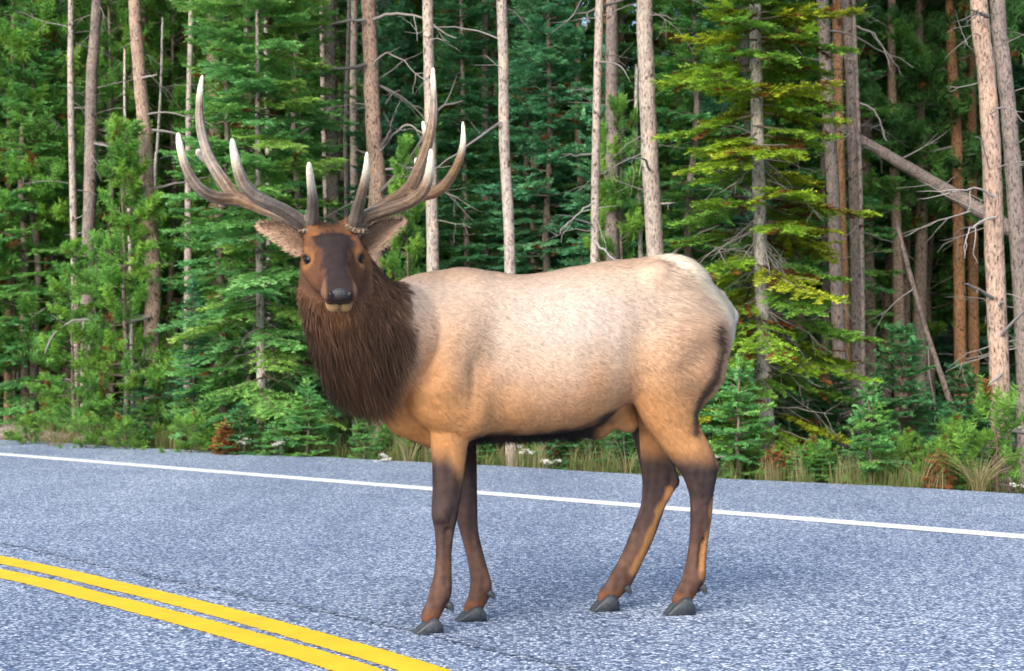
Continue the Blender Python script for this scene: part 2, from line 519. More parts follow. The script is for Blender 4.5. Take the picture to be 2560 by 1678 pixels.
# --- neck
NK = [(1000, 800, 5.93, 140), (945, 800, 5.83, 140), (885, 785, 5.70, 128), (830, 735, 5.56, 112), (795, 680, 5.46, 96), (780, 620, 5.42, 80)]
npts = [D(x, y, Yv) for x, y, Yv, r_ in NK]
nrad = [r_ * 1.0756 * Yv / F_PX for x, y, Yv, r_ in NK]
E.chain(npts, nrad, k=.08, n=14)

# --- head
HO = P(828, 588, 5.38)
HT = P(850, 734, 5.00)
HF_ = HT - HO; HLEN = np.linalg.norm(HF_); HF_ = HF_ / HLEN
HU = np.array([0, 0, 1.0]) - HF_[2] * HF_; HU /= np.linalg.norm(HU)
HR = np.cross(HF_, HU)
if HR[0] < 0: HR = -HR
ro = math.radians(2.2)
HR, HU = HR * math.cos(ro) + HU * math.sin(ro), HU * math.cos(ro) - HR * math.sin(ro)
def H(s, v, w=0.0):
    return HO + HF_ * s + HU * v + HR * w
HST = [(-.02, -.085, .070, .075), (.03, -.062, .084, .088), (.09, -.052, .096, .098), (.14, -.050, .090, .098), (.19, -.046, .076, .092), (.26, -.036, .064, .076),
       (.33, -.022, .053, .060), (.385, -.014, .058, .054), (.425, -.010, .061, .047), (.448, -.008, .052, .036)]
HS = catmull(HST, 120)
lo = np.min([H(s, v, w) for s in (-.1, .55) for v in (-.2, .12) for w in (-.15, .15)], axis=0)
hi = np.max([H(s, v, w) for s in (-.1, .55) for v in (-.2, .12) for w in (-.15, .15)], axis=0)
sl, X, Y, Z = E.sub(lo, hi)
s_ = (X - HO[0]) * HF_[0] + (Y - HO[1]) * HF_[1] + (Z - HO[2]) * HF_[2]
v_ = (X - HO[0]) * HU[0] + (Y - HO[1]) * HU[1] + (Z - HO[2]) * HU[2]
w_ = (X - HO[0]) * HR[0] + (Y - HO[1]) * HR[1] + (Z - HO[2]) * HR[2]
sc_ = np.clip(s_, HS[0, 0], HS[-1, 0])
vc = np.interp(sc_, HS[:, 0], HS[:, 1]); hw = np.interp(sc_, HS[:, 0], HS[:, 2]); hh = np.interp(sc_, HS[:, 0], HS[:, 3])
r = ((np.abs(w_) / hw) ** 2.3 + (np.abs(v_ - vc) / hh) ** 2.3) ** (1 / 2.3)
d = (r - 1) * np.minimum(hw, hh)
d = np.where(d > 0, np.sqrt(d * d + (s_ - sc_) ** 2), d + np.abs(s_ - sc_))
E.blend(sl, d.astype(np.float32), .03)
del s_, v_, w_, sc_, vc, hw, hh, r, d
for sg in (-1, 1):
    E.seg(H(.085, .012, sg * .078), H(.135, .004, sg * .088), .024, .020, k=.025)          # brow
    E.seg(H(.15, -.07, sg * .085), H(.22, -.08, sg * .055), .028, .026, k=.04)              # cheek
    E.seg(H(-.01, -.02, sg * .062), H(-.03, .015, sg * .072), .036, .032, k=.03)            # pedicle
    E.seg(H(.43, -.004, sg * .034), H(.445, -.006, sg * .036), .024, .022, k=.02)          # nostril wing
E.seg(H(-.005, -.016, -.03), H(-.005, -.016, .03), .045, .045, k=.03)
for sg in (-1, 1): E.seg(H(.185, .004, sg * .094), H(.28, .006, sg * .072), .014, .010, k=.03, carve=True)
E.seg(H(.15, -.12), H(.36, -.068), .052, .030, k=.04)                                    # lower jaw
for sg in (-1, 1): E.seg(H(.36, -.070, sg * .016), H(.412, -.066, sg * .021), .028, .027, k=.012)  # chin
E.seg(H(.355, -.046, -.08), H(.46, -.043, 0), .004, .004, k=.01, carve=True)
E.seg(H(.46, -.043, 0), H(.355, -.046, .08), .004, .004, k=.01, carve=True)
ev, eq = E.mesh()
del E
ev = smooth_mesh(ev, eq, 3, .5)
ev = ev + mesh_normals(ev, eq) * ((.0045 * wob(ev, 7, 2.0) + .002 * wob(ev, 17, 1.0)) * sstep_(ev[:, 2], .75, .95) * sstep_(np.linalg.norm(ev - H(.22, -.04), axis=1), .28, .38))[:, None]
# ------------------------------------------------------------------ elk: coat colours
def sstep(x, a, b):
    t = np.clip((x - a) / (b - a), 0, 1); return t * t * (3 - 2 * t)
TAN = np.array([.50, .372, .28]); ORG = np.array([.45, .215, .082]); DRK = np.array([.052, .036, .034])
MANE = np.array([.092, .052, .036]); CREAM = np.array([.74, .63, .47]); BLK = np.array([.022, .015, .012])
LEGB = np.array([.105, .058, .042]); FACE = np.array([.118, .053, .028]); FDK = np.array([.030, .021, .020])
def seg_dist(p, pts):
    best = np.full(len(p), 9.0)
    for a, b in zip(pts[:-1], pts[1:]):
        ab = b - a; t = np.clip((p - a) @ ab / (ab @ ab), 0, 1)
        best = np.minimum(best, np.linalg.norm(p - a - t[:, None] * ab, axis=1))
    return best
neck_line = np.array([D(960, 800, 5.80), D(885, 790, 5.68), D(830, 735, 5.54), D(790, 660, 5.44)])
mane_edge = None
def AZ(x, y, l):
    """view coordinate on the plane at sideways offset l -> (along, height)"""
    k = (x * 1.0756 - 1280) / F_PX
    Yv = (A0 @ EN + l) / (k * EN[0] + EN[1]); q_ = D(x, y, Yv)
    return (q_ - A0) @ EA, q_[2]
RB = np.array([AZ(x, y, -.12) for x, y in ((1672, 835), (1655, 790), (1630, 740), (1600, 690), (1560, 640), (1515, 596))])
STRIPE = np.array([[*AZ(x - 22, y, -.15), 0] for x, y in ((1630, 760), (1652, 810), (1648, 850), (1630, 900), (1615, 950), (1607, 1000))])
def coat(p):
    """coat colour at points p (world)"""
    n1 = wob(p, 9); n2 = wob(p, 27, 3.1); n3 = wob(p, 70, 1.2)
    a = (p - A0) @ EA; l = (p - A0) @ EN; z = p[:, 2]
    c = np.broadcast_to(TAN, (len(p), 3)).copy()
    def put(col, w): 
        c[:] = c * (1 - w[:, None]) + np.asarray(col) * w[:, None]
    # warm lower flanks, breast and shoulders
    put(ORG, .9 * (1 - sstep(z + .02 * n1 + .05 * np.exp(-((a - .35) / .2) ** 2), .82, 1.20)))
    put(ORG * 1.1, .55 * (1 - sstep(np.abs(a + .16) + .03 * n1, .02, .16)) * (1 - sstep(z, 1.05, 1.3)))
    put(ORG, .5 * np.exp(-(((a - .52) / .07) ** 2 + ((z - 1.02) / .16) ** 2)))
    put(np.array([.40, .255, .155]), .75 * sstep(z + .025 * n1 - .05 * sstep(a, .3, .7), 1.36, 1.46))                    # back
    put(np.array([.52, .435, .375]), .8 * np.exp(-(((a - .42) / .30) ** 2 + ((z - 1.24) / .14) ** 2)))            # pale flank
    put(TAN * .72, .14 * sstep(n2 + .4 * n1, .25, .9) * sstep(z, 1.0, 1.2))
    put(ORG * 1.05, .42 * sstep(a, .58, .70) * (1 - sstep(z + .03 * n1, 1.12, 1.32)))
    put(ORG * 1.05, .30 * (1 - sstep(a, .02, .14)) * (1 - sstep(z + .03 * n1, 1.15, 1.36)))
    # rump patch
    ra_, rz_ = AZ(1690, 735, -.06); rx = (a - ra_) * .78 + (z - rz_) * .63; ry = (z - rz_) * .78 - (a - ra_) * .63
    rp = 1 - sstep(np.hypot(rx / .30, ry / .135) + .10 * n2, .80, 1.08)
    rp = np.maximum(rp, 1 - sstep(np.hypot((a - ra_ - .02) / .13, (z - rz_ + .10) / .19) + .08 * n2, .8, 1.1))
    rb_ = np.interp(z, RB[:, 1], RB[:, 0])
    rp = sstep(a + .012 * n1 + .010 * n2, rb_ - .035, rb_ + .035) * sstep(z, RB[0, 1] - .06, RB[0, 1])
    put(CREAM, rp)
    # black stripe behind the thigh
    stp = seg_dist(np.column_stack([a, z, 0 * a]), STRIPE)
    put(BLK * 1.8, .92 * (1 - sstep(stp + .012 * n2 + .006 * n3, .010, .046)) * sstep(z, .70, .78))
    # belly line, then recess shade painted into the coat
    put(BLK, (1 - sstep(z + .012 * n2 - .03 * sstep(a, .3, .6), .765, .815)) * sstep(a, .0, .06) * (1 - sstep(a, .62, .70)) * (1 - sstep(np.abs(l), .20, .28)))
    put(BLK * 1.5, .9 * np.exp(-((np.hypot((a - .53) / .06, (z - .86) / .06)) ** 2)) * (1 - sstep(-l, .10, .19)))  # flank recess: its shade is put into the coat colour
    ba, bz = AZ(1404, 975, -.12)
    put(BLK * 1.3, .95 * (1 - sstep(np.hypot((a - ba) / .085, (z - bz) / .048) + .12 * n2, .5, 1.2)))  # black belly coat and recess shade painted together by the sheath
    scr = 1 - sstep(np.linalg.norm(p - DB(1450, 966, -.04), axis=1), .035, .068)
    put(ORG * .95, scr * (1 - sstep(-l, .14, .2)))
    # legs
    front = a < .25
    zf = np.where(front, .60 + .10 * sstep(-a, -.0, .09) , np.where(l < .05, .66, .84))
    lg = (1 - sstep(z + .012 * n1, zf - .05, zf + .07))
    lg = np.where(front & (np.abs(l) > .30), 0, lg)
    legcol = DRK + (LEGB - DRK) * np.clip(sstep(.52 - z, 0, .30) * .9 + .25 * n2, 0, 1)[:, None]
    legcol = legcol * (1 + .28 * wob(p * np.array([1, 1, .16]), 75, 2) + .10 * n3)[:, None]
    c[:] = c * (1 - lg[:, None]) + legcol * lg[:, None]
    put(np.array([.16, .065, .030]), .7 * (1 - sstep(z + .012 * n2, .06, .10)))                                      # rusty pasterns
    # pale back of the near hind cannon
    for pts in (np.array([C5(885, 750, 6.14), C5(876, 900, 6.16), C5(856, 1080, 6.17), C5(845, 1225, 6.17)]),
                np.array([C5(640, 700, 6.29), C5(528, 960, 6.28), C5(408, 1200, 6.27)])):
        put(ORG * .85, .8 * (1 - sstep(seg_dist(p, pts) + .008 * n2 + .003 * n3, .012, .030)))
    # neck and mane
    nd = seg_dist(p, neck_line)
    bd = -.265 - .13 * sstep(1.22 - z, 0, .30) + .05 * sstep(z, 1.3, 1.42)                                     # back border of the dark neck along the body
    mw = 1 - sstep(a + .018 * n1 + .018 * n2 + .008 * n3, bd - .045, bd + .03)
    up = sstep(z + .02 * n1, 1.13, 1.33)
    mc = MANE * (1 - up[:, None]) + np.array([.19, .098, .055]) * up[:, None]
    mc = mc * (1 + .22 * n2 + .12 * n1)[:, None]
    cb_ = np.exp(-(np.linalg.norm(p - H(.27, -.17), axis=1) / .075) ** 2)
    mc = mc * (1 - .75 * cb_[:, None]) + np.array([.24, .105, .04]) * .75 * cb_[:, None]
    put(ORG * .8, 1.6 * mw * (1 - mw))
    low = 1 - sstep(z + .02 * n2, .86, .96)
    mc = mc * (1 - low[:, None]) + ORG * .55 * low[:, None]
    c[:] = c * (1 - mw[:, None]) + mc * mw[:, None]
    # head
    q = p - HO
    s = q @ HF_; v = q @ HU; w = q @ HR
    hm = sstep(s, -.06, .03) * (1 - sstep(np.abs(w), .125, .15)) * sstep(v, -.21, -.15)
    hc = np.broadcast_to(FACE, (len(p), 3)).copy()
    def ph(col, wt): hc[:] = hc * (1 - wt[:, None]) + np.asarray(col) * wt[:, None]
    ph(np.array([.22, .088, .030]), .85 * np.exp(-((s - .045) / .05) ** 2) * sstep(np.abs(w), .04, .07))
    ph(np.array([.105, .050, .030]), sstep(-v + .01 * n2, .07, .12) * (1 - sstep(s, .30, .36)))
    wl = np.interp(s, [.03, .07, .15, .21, .30, .40], [.03, .076, .070, .050, .040, .046])
    ph(FDK, (1 - sstep(np.abs(w) + .012 * n2 + .006 * n3, wl - .012, wl + .012)) * sstep(s + .01 * n1, .045, .075) * sstep(v, -.045, -.02))     # dark blaze
    ph(np.array([.11, .05, .025]), .8 * (1 - sstep(s + .01 * n2, .02, .07)) * (1 - sstep(np.abs(w), .035, .06)))  # crown
    ph(np.array([.17, .085, .05]), sstep(s, .33, .40) * .8 * sstep(np.abs(w), .034, .050))
    ph(FDK * .9, sstep(s, .375, .41) * sstep(v, -.035, -.022) * (1 - sstep(np.abs(w), .040, .052)))
    chin = sstep(s, .385, .400) * (1 - sstep(v, -.050, -.044))
    ph(np.array([.28, .175, .085]), chin)
    ph(FDK * .4, (1 - sstep(np.abs(w), .002, .007)) * chin * .7)
    ph(FDK * .5, (1 - sstep(np.abs(v + .044), .003, .010)) * sstep(s, .34, .38))
    for sg in (-1, 1):
        de = np.linalg.norm(p - H(.136, -.026, sg * .092), axis=1)
        ph(np.array([.26, .115, .045]), .85 * (1 - sstep(de, .036, .055)))
        ph(FDK * .5, 1 - sstep(de, .022, .030))
    c[:] = c * (1 - hm[:, None]) + hc * hm[:, None]
    c *= (1 + .06 * n3)[:, None]
    return np.clip(c, .008, .95), hm, mw * (1 - hm), lg

def flow(p, hm, mw, lg):
    """direction the hair lies in"""
    f = EA * .9 + np.array([0, 0, -.42])
    f = np.broadcast_to(f, p.shape).copy()
    f[:, 2] += .35 * wob(p, 6)
    dn = np.array([0, 0, -1.0]) + EA * .18
    w = np.clip(lg + (p[:, 2] < .8) * .5, 0, 1)[:, None]; f = f * (1 - w) + dn * w
    w = mw[:, None]; f = f * (1 - w) + (np.array([0, 0, -1.0]) + EA * .30) * w
    w = hm[:, None]; f = f * (1 - w) - HF_ * w
    return f

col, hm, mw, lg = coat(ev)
M_HIDE = tint_mat('elk_hide', rough=.85, noise_scale=60, amt=.12, spec=.15)
M_FUR = tint_mat('elk_fur', rough=.75, spec=.15, normal=True)
elk_base = PG(1370, 1552)
elk = empty('elk', elk_base)
def world_child(o, root):
    o.parent = root
    o.matrix_parent_inverse = root.matrix_basis.inverted()
    return o
tag(elk, 'bull elk with wide antlers standing across the road, head turned to face the viewer', 'elk')
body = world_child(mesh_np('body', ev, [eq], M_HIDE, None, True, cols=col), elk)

# ------------------------------------------------------------------ elk: hair
vn = mesh_normals(ev, eq)
def sample(n, wt=None):
    tri = np.concatenate([eq[:, [0, 1, 2]], eq[:, [0, 2, 3]]])
    A = np.linalg.norm(np.cross(ev[tri[:, 1]] - ev[tri[:, 0]], ev[tri[:, 2]] - ev[tri[:, 0]]), axis=1)
    if wt is not None: A = A * wt[tri].mean(1)
    c = np.cumsum(A); t = tri[np.searchsorted(c, rng.random(n) * c[-1]).clip(0, len(tri) - 1)]
    u, v = rng.random(n), rng.random(n); fl = u + v > 1; u[fl], v[fl] = 1 - u[fl], 1 - v[fl]
    w = np.stack([1 - u - v, u, v], -1)[:, :, None]
    nn = (vn[t] * w).sum(1)
    return (ev[t] * w).sum(1), nn / np.linalg.norm(nn, axis=1)[:, None]
def hairs(name, n, wt, length, width, lift, segs, jit, curl, bright):
    p, nn = sample(n, wt)
    c, h_, m_, l_ = coat(p)
    f = flow(p, h_, m_, l_)
    f = f - (f * nn).sum(1)[:, None] * nn
    f /= np.linalg.norm(f, axis=1)[:, None] + 1e-6
    f += rng.normal(0, jit, f.shape)
    L = length(p, h_, m_, l_) * rng.uniform(.6, 1.25, n)
    f /= np.linalg.norm(f, axis=1)[:, None]
    lf = (lift * rng.uniform(.4, 1.6, n))[:, None]
    d0 = f + nn * lf; d0 /= np.linalg.norm(d0, axis=1)[:, None]
    side = np.cross(d0, nn); side /= np.linalg.norm(side, axis=1)[:, None] + 1e-6
    # turn the flat side a little so that the blades are not all parallel
    ang = rng.uniform(-.7, .7, n)[:, None]
    side = side * np.cos(ang) + nn * np.sin(ang)
    br = (rng.normal(1, bright, n).clip(.45, 1.7) * (1 + (.35 if segs > 2 else .05) * wob(p, 55, 5) + .22 * h_ * rng.normal(0, 1, n)).clip(.4, 1.8))[:, None]
    V = []; nv = 2 * segs + 1
    g = np.array([0, 0, -1.0]) * curl
    for i in range(segs):
        t = i / segs
        cpt = p - nn * .002 + d0 * (L * t)[:, None] + (g[None] * (L * t * t)[:, None]) + f * (L * t * t * .3)[:, None]
        w = width * (1 - .75 * t)
        V += [cpt - side * w / 2, cpt + side * w / 2]
    V.append(p + d0 * L[:, None] + g[None] * L[:, None] + f * (L * .3)[:, None])
    V = np.stack(V, 1).reshape(-1, 3)
    b = np.arange(n)[:, None] * nv
    Q = [np.concatenate([b + 2 * i, b + 2 * i + 1, b + 2 * i + 3, b + 2 * i + 2], 1) for i in range(segs - 1)]
    T = np.concatenate([b + 2 * segs - 2, b + 2 * segs - 1, b + 2 * segs], 1)
    cc = np.repeat((c * br).clip(.005, .95), nv, axis=0)
    nm = nn * .8 + d0 * .15 + rng.normal(0, .13 if segs > 1 else .05, nn.shape); nm /= np.linalg.norm(nm, axis=1)[:, None]
    fs = ([np.concatenate(Q)] if Q else []) + [T]
    return world_child(mesh_np(name, V, fs, M_FUR, None, False, cols=cc, nrm=np.repeat(nm, nv, axis=0), kind='stuff'), elk)
rump = np.exp(-(((ev - A0) @ EA - .98) / .14) ** 2 - ((ev[:, 2] - 1.3) / .2) ** 2)
def len_coat(p, h_, m_, l_):
    a = (p - A0) @ EA
    L = .017 + .034 * np.exp(-((a - .98) / .16) ** 2 - ((p[:, 2] - 1.3) / .2) ** 2)
    L = np.where(l_ > .3, .011, L); L = L * (1 - h_) + .013 * h_
    s = (p - HO) @ HF_; v = (p - HO) @ HU
    L = np.where((h_ > .3) & (s < .07) & (v > -.05) & (np.abs((p - HO) @ HR) < .06), .026, L)
    return np.where((h_ > .5) & (s > .37), .003, L)
eyes_off = np.ones(len(ev))
for sg in (-1, 1): eyes_off *= np.linalg.norm(ev - H(.136, -.026, sg * .092), axis=1) > .030
nose_off = 1 - (((ev - HO) @ HF_) > .40) * hm
hairs('coat', 230000, (1 - mw) * (1 + .8 * hm + .4 * lg) * eyes_off * nose_off, len_coat, .0023, .11, 1, .09, .05, .06)
def len_mane(p, h_, m_, l_):
    z = p[:, 2]
    return (.35 + .65 * sstep(m_, .25, .8)) * np.clip(.030 + .10 * sstep(1.28 - z, 0, .22) - .04 * sstep(.95 - z, 0, .1), .02, .13)
hairs('mane', 46000, mw * (ev[:, 2] > .7), len_mane, .0045, .30, 3, .16, .16, .30)
# belly fringe
bf = ((np.abs((ev - A0) @ EN) < .12) & (ev[:, 2] < .80) & ((ev - A0) @ EA > .02) & ((ev - A0) @ EA < .56) & (vn[:, 2] < -.5)).astype(float)
if bf.sum() > 3:
    hairs('belly_fringe', 5000, bf, lambda p, a, b, c: np.full(len(p), .032), .0035, .5, 2, .35, .3, .3)
# ------------------------------------------------------------------ elk: eyes, nose, ears, hooves, antlers
def ellipsoid(name, cen, ax3, rad, mat, parent, nu=20, nv=12, cols=None):
    th = np.linspace(0, math.pi, nv); ph = np.arange(nu) / nu * 2 * math.pi
    V = np.array([[math.sin(t) * math.cos(f), math.sin(t) * math.sin(f), math.cos(t)] for t in th for f in ph])
    V = cen + V[:, :1] * rad[0] * ax3[0] + V[:, 1:2] * rad[1] * ax3[1] + V[:, 2:] * rad[2] * ax3[2]
    i = np.arange(nv - 1)[:, None] * nu; j = np.arange(nu)[None]; j2 = (j + 1) % nu
    Q = np.stack([i + j, i + nu + j, i + nu + j2, i + j2], -1).reshape(-1, 4)
    return world_child(mesh_np(name, V, [Q], mat, None, True), parent)
M_EYE = flat_mat('elk_eye', (.008, .005, .005), rough=.15, spec=.18, var=.2)
M_NOSE = flat_mat('elk_nose', (.016, .016, .020), rough=.30, spec=.5, var=.25, scale=180, bump=.5)
M_EYELID = tint_mat('elk_eyelid', rough=.6, spec=.3)
M_DARKN = flat_mat('nostril_dark', (.008, .006, .007), rough=.5)
M_HOOF = flat_mat('elk_hoof', (.040, .046, .054), rough=.5, spec=.4, var=.35, scale=60, bump=.2)
for sg in (-1, 1):
    e_ = ellipsoid('eye', H(.138, -.026, sg * .086), (HR, HU, HF_), (.023, .021, .026), M_EYE, elk)
    ex_ = HR * sg * .80 + HF_ * .55 + HU * .10; ex_ /= np.linalg.norm(ex_)
    u1 = np.cross(ex_, HU); u1 /= np.linalg.norm(u1); u2 = np.cross(u1, ex_)
    th = np.linspace(0, 2 * math.pi, 25); lc = H(.137, -.026, sg * .086) + ex_ * .0135
    mb = MB(); mb.tube(lc + np.outer(np.cos(th), u1) * .0205 + np.outer(np.sin(th), u2) * .0165 * (1 - .15 * (np.sin(th) < 0))[:, None], .0042, 6, (.03, .018, .014))
    world_child(mb.build('eyelid', M_EYELID, None, True), elk)
# nose pad with two nostrils
nose = ellipsoid('nose', H(.447, -.004), (HR, HU, HF_), (.045, .028, .028), M_NOSE, elk)
for sg in (-1, 1):
    ax = HR * .55 + HU * .8 * sg
    ax /= np.linalg.norm(ax); bx = np.cross(HF_, ax)
    world_child(ellipsoid('nostril', H(.463, .002, sg * .031), (ax, bx, HF_), (.0145, .0095, .012), M_DARKN, elk, 12, 8), elk)
# ears: cupped leaves with a thickness
M_EAR = tint_mat('elk_ear', rough=.85, noise_scale=90, amt=.25, spec=.1)
def ear(base, tip, up, faced, W):
    ax = tip - base; L = np.linalg.norm(ax); ax /= L
    up = up - (up @ ax) * ax; up /= np.linalg.norm(up)
    nr = np.cross(ax, up); 
    if nr @ faced < 0: nr = -nr
    nt_, nw = 18, 13
    t = np.linspace(0, 1, nt_); w = np.linspace(-1, 1, nw)
    wid = W * np.clip(np.sin(math.pi * (t * .93 + .07) ** .72) ** .75, .05, 1) * (1 - .12 * t)
    layers = []; cols = []
    for off in (0, 1):
        cup = .05 * (1 - .6 * t)
        V = base + ax * (L * t)[:, None, None] + up * (wid[:, None] * w[None])[..., None] - nr * (cup[:, None] * (1 - w[None] ** 2) + off * .007 * (1 - np.abs(w[None]) ** 4))[..., None]
        V = V + up * (.012 * np.sin(t * 3) )[:, None, None]
        layers.append(V.reshape(-1, 3))
        if off == 0:
            edge_ = np.clip((np.abs(w)[None] - .55) / .45, 0, 1) ** 2 * np.ones((nt_, 1))
            dark = np.array([.10, .05, .034]); pale = np.array([.52, .36, .26])
            k = (.25 + .5 * t[:, None] + .35 * (w[None] < 0) * np.abs(w[None])).clip(0, 1)
            c = dark + (pale - dark) * k[..., None]
            c = c * (1 - .75 * (edge_ * (w[None] > 0))[..., None])
        else:
            c = np.broadcast_to(np.array([.16, .07, .035]), (nt_, nw, 3))
        cols.append(c.reshape(-1, 3))
    V = np.vstack(layers); n0 = nt_ * nw
    i = np.arange(nt_ - 1)[:, None] * nw; j = np.arange(nw - 1)[None]
    Q = np.stack([i + j, i + j + 1, i + nw + j + 1, i + nw + j], -1).reshape(-1, 4)
    rim = [np.array([[k * nw, (k + 1) * nw, n0 + (k + 1) * nw, n0 + k * nw], [k * nw + nw - 1, n0 + k * nw + nw - 1, n0 + (k + 1) * nw + nw - 1, (k + 1) * nw + nw - 1]]) for k in range(nt_ - 1)]
    e = np.arange(nw - 1) + (nt_ - 1) * nw
    rim.append(np.stack([e, e + 1, n0 + e + 1, n0 + e], -1))
    cc = np.vstack(cols)
    o = world_child(mesh_np('ear', V, [Q, Q[:, ::-1] + n0, np.concatenate(rim)], M_EAR, None, True, cols=cc), elk)
    # hair inside and along the rim
    n = 1500
    pi_ = rng.integers(1, nt_ - 1, n); pj = rng.integers(0, nw, n)
    base_i = pi_ * nw + pj
    p = V[base_i] + rng.normal(0, .004, (n, 3)); cl = cc[base_i] * rng.normal(1.1, .2, n).clip(.6, 1.6)[:, None]
    dr = ax * .8 + nr * .5 + rng.normal(0, .35, (n, 3)) + up * (w[pj] * .6)[:, None]
    dr /= np.linalg.norm(dr, axis=1)[:, None]
    LL = rng.uniform(.01, .028, n)[:, None]
    sd = np.cross(dr, nr); sd /= np.linalg.norm(sd, axis=1)[:, None] + 1e-6
    HV = np.stack([p - sd * .0012, p + sd * .0012, p + dr * LL], 1).reshape(-1, 3)
    T = np.arange(3 * n).reshape(-1, 3)
    h = mesh_np('ear_hair', HV, [T], M_FUR, None, False, cols=np.repeat(cl, 3, axis=0), nrm=np.repeat(np.broadcast_to(nr, (n, 3)), 3, axis=0), kind='stuff')
    h.parent = o; h.matrix_parent_inverse = o.matrix_basis.inverted()
    o.matrix_parent_inverse = elk.matrix_basis.inverted()
    return o
ear(D(712, 578, 5.43), D(597, 522, 5.44), np.array([-.35, .1, 1.0]), np.array([-.15, -1, 0]), .044)
ear(D(846, 575, 5.43), D(940, 512, 5.46), np.array([.45, .1, 1.0]), np.array([.35, -1, 0]), .045)

# hooves
def hoof(conv, x0, x1, ytop, ybot, Y, px2m, off, toe_dir):
    """one claw, profile in (along toe, up), rounded across"""
    heel = conv(x1, ybot, Y); toe = conv(x0, ybot, Y)
    g = (heel[2] + toe[2]) / 2
    L = np.linalg.norm((toe - heel)[:2]); Hh = (ybot - ytop) * px2m * Y / F_PX * 1.15
    heel = np.array([heel[0], heel[1], 0.0])
    f = toe_dir / np.linalg.norm(toe_dir); sd = np.array([-f[1], f[0], 0])
    prof = np.array([(0.0, .0), (.0, .62), (.16, 1.12), (.36, 1.16), (.60, .78), (.84, .36), (.98, .10), (1.0, .0)])
    ws = np.array([(-1.0, .80), (-.72, .97), (0, 1.0), (.72, .97), (1.0, .80)])
    W = .025
    V = []
    for wv, sc in ws:
        for i, (s, u) in enumerate(prof):
            tap = 1 - .35 * s
            ss = (s - .45) * (.86 + .14 * sc) + .45
            V.append(heel + f * (ss * L) + sd * (off + wv * W * tap) + np.array([0, 0, max(.0005, u * Hh * sc)]))
    V = np.array(V); n = len(prof); k = len(ws)
    Q = [[a * n + i, a * n + (i + 1) % n, (a + 1) * n + (i + 1) % n, (a + 1) * n + i] for a in range(k - 1) for i in range(n)]
    caps = np.array([[i for i in range(n)][::-1], [(k - 1) * n + i for i in range(n)]])
    o = mesh_np('hoof', V, [np.array(Q), caps], M_HOOF, None, True)
    return world_child(o, elk)
TOE = -EA
for conv, x0, x1, yt, yb, Y, m in ((C4, 148, 340, 1368, 1448, 5.79, .359), (C4, 440, 640, 1285, 1361, 6.06, .359),
                                   (C5, 595, 775, 1385, 1467, 6.20, .3976), (C5, 133, 302, 1368, 1447, 6.29, .3976)):
    for off in (-.023, .023):
        hoof(conv, x0, x1, yt, yb, Y, m, off, TOE + EN * off * 4)
def dewclaw(p, tip):
    v, q, t = tube_np(catmull([p, (p + tip) / 2 + EA * .004, tip], 6), [.013, .015, .014, .012, .009, .004], 8)
    world_child(mesh_np('dewclaw', v, [q, t], M_HOOF, None, True), elk)
for conv, a, b, Y in ((C4, (372, 1240), (408, 1300), 5.78), (C4, (655, 1160), (694, 1212), 6.05), (C5, (818, 1285), (848, 1338), 6.20), (C5, (345, 1290), (375, 1345), 6.29)):
    for s in (-.028, .028):
        dewclaw(conv(*a, Y) + EN * s, conv(*b, Y) + EN * s)

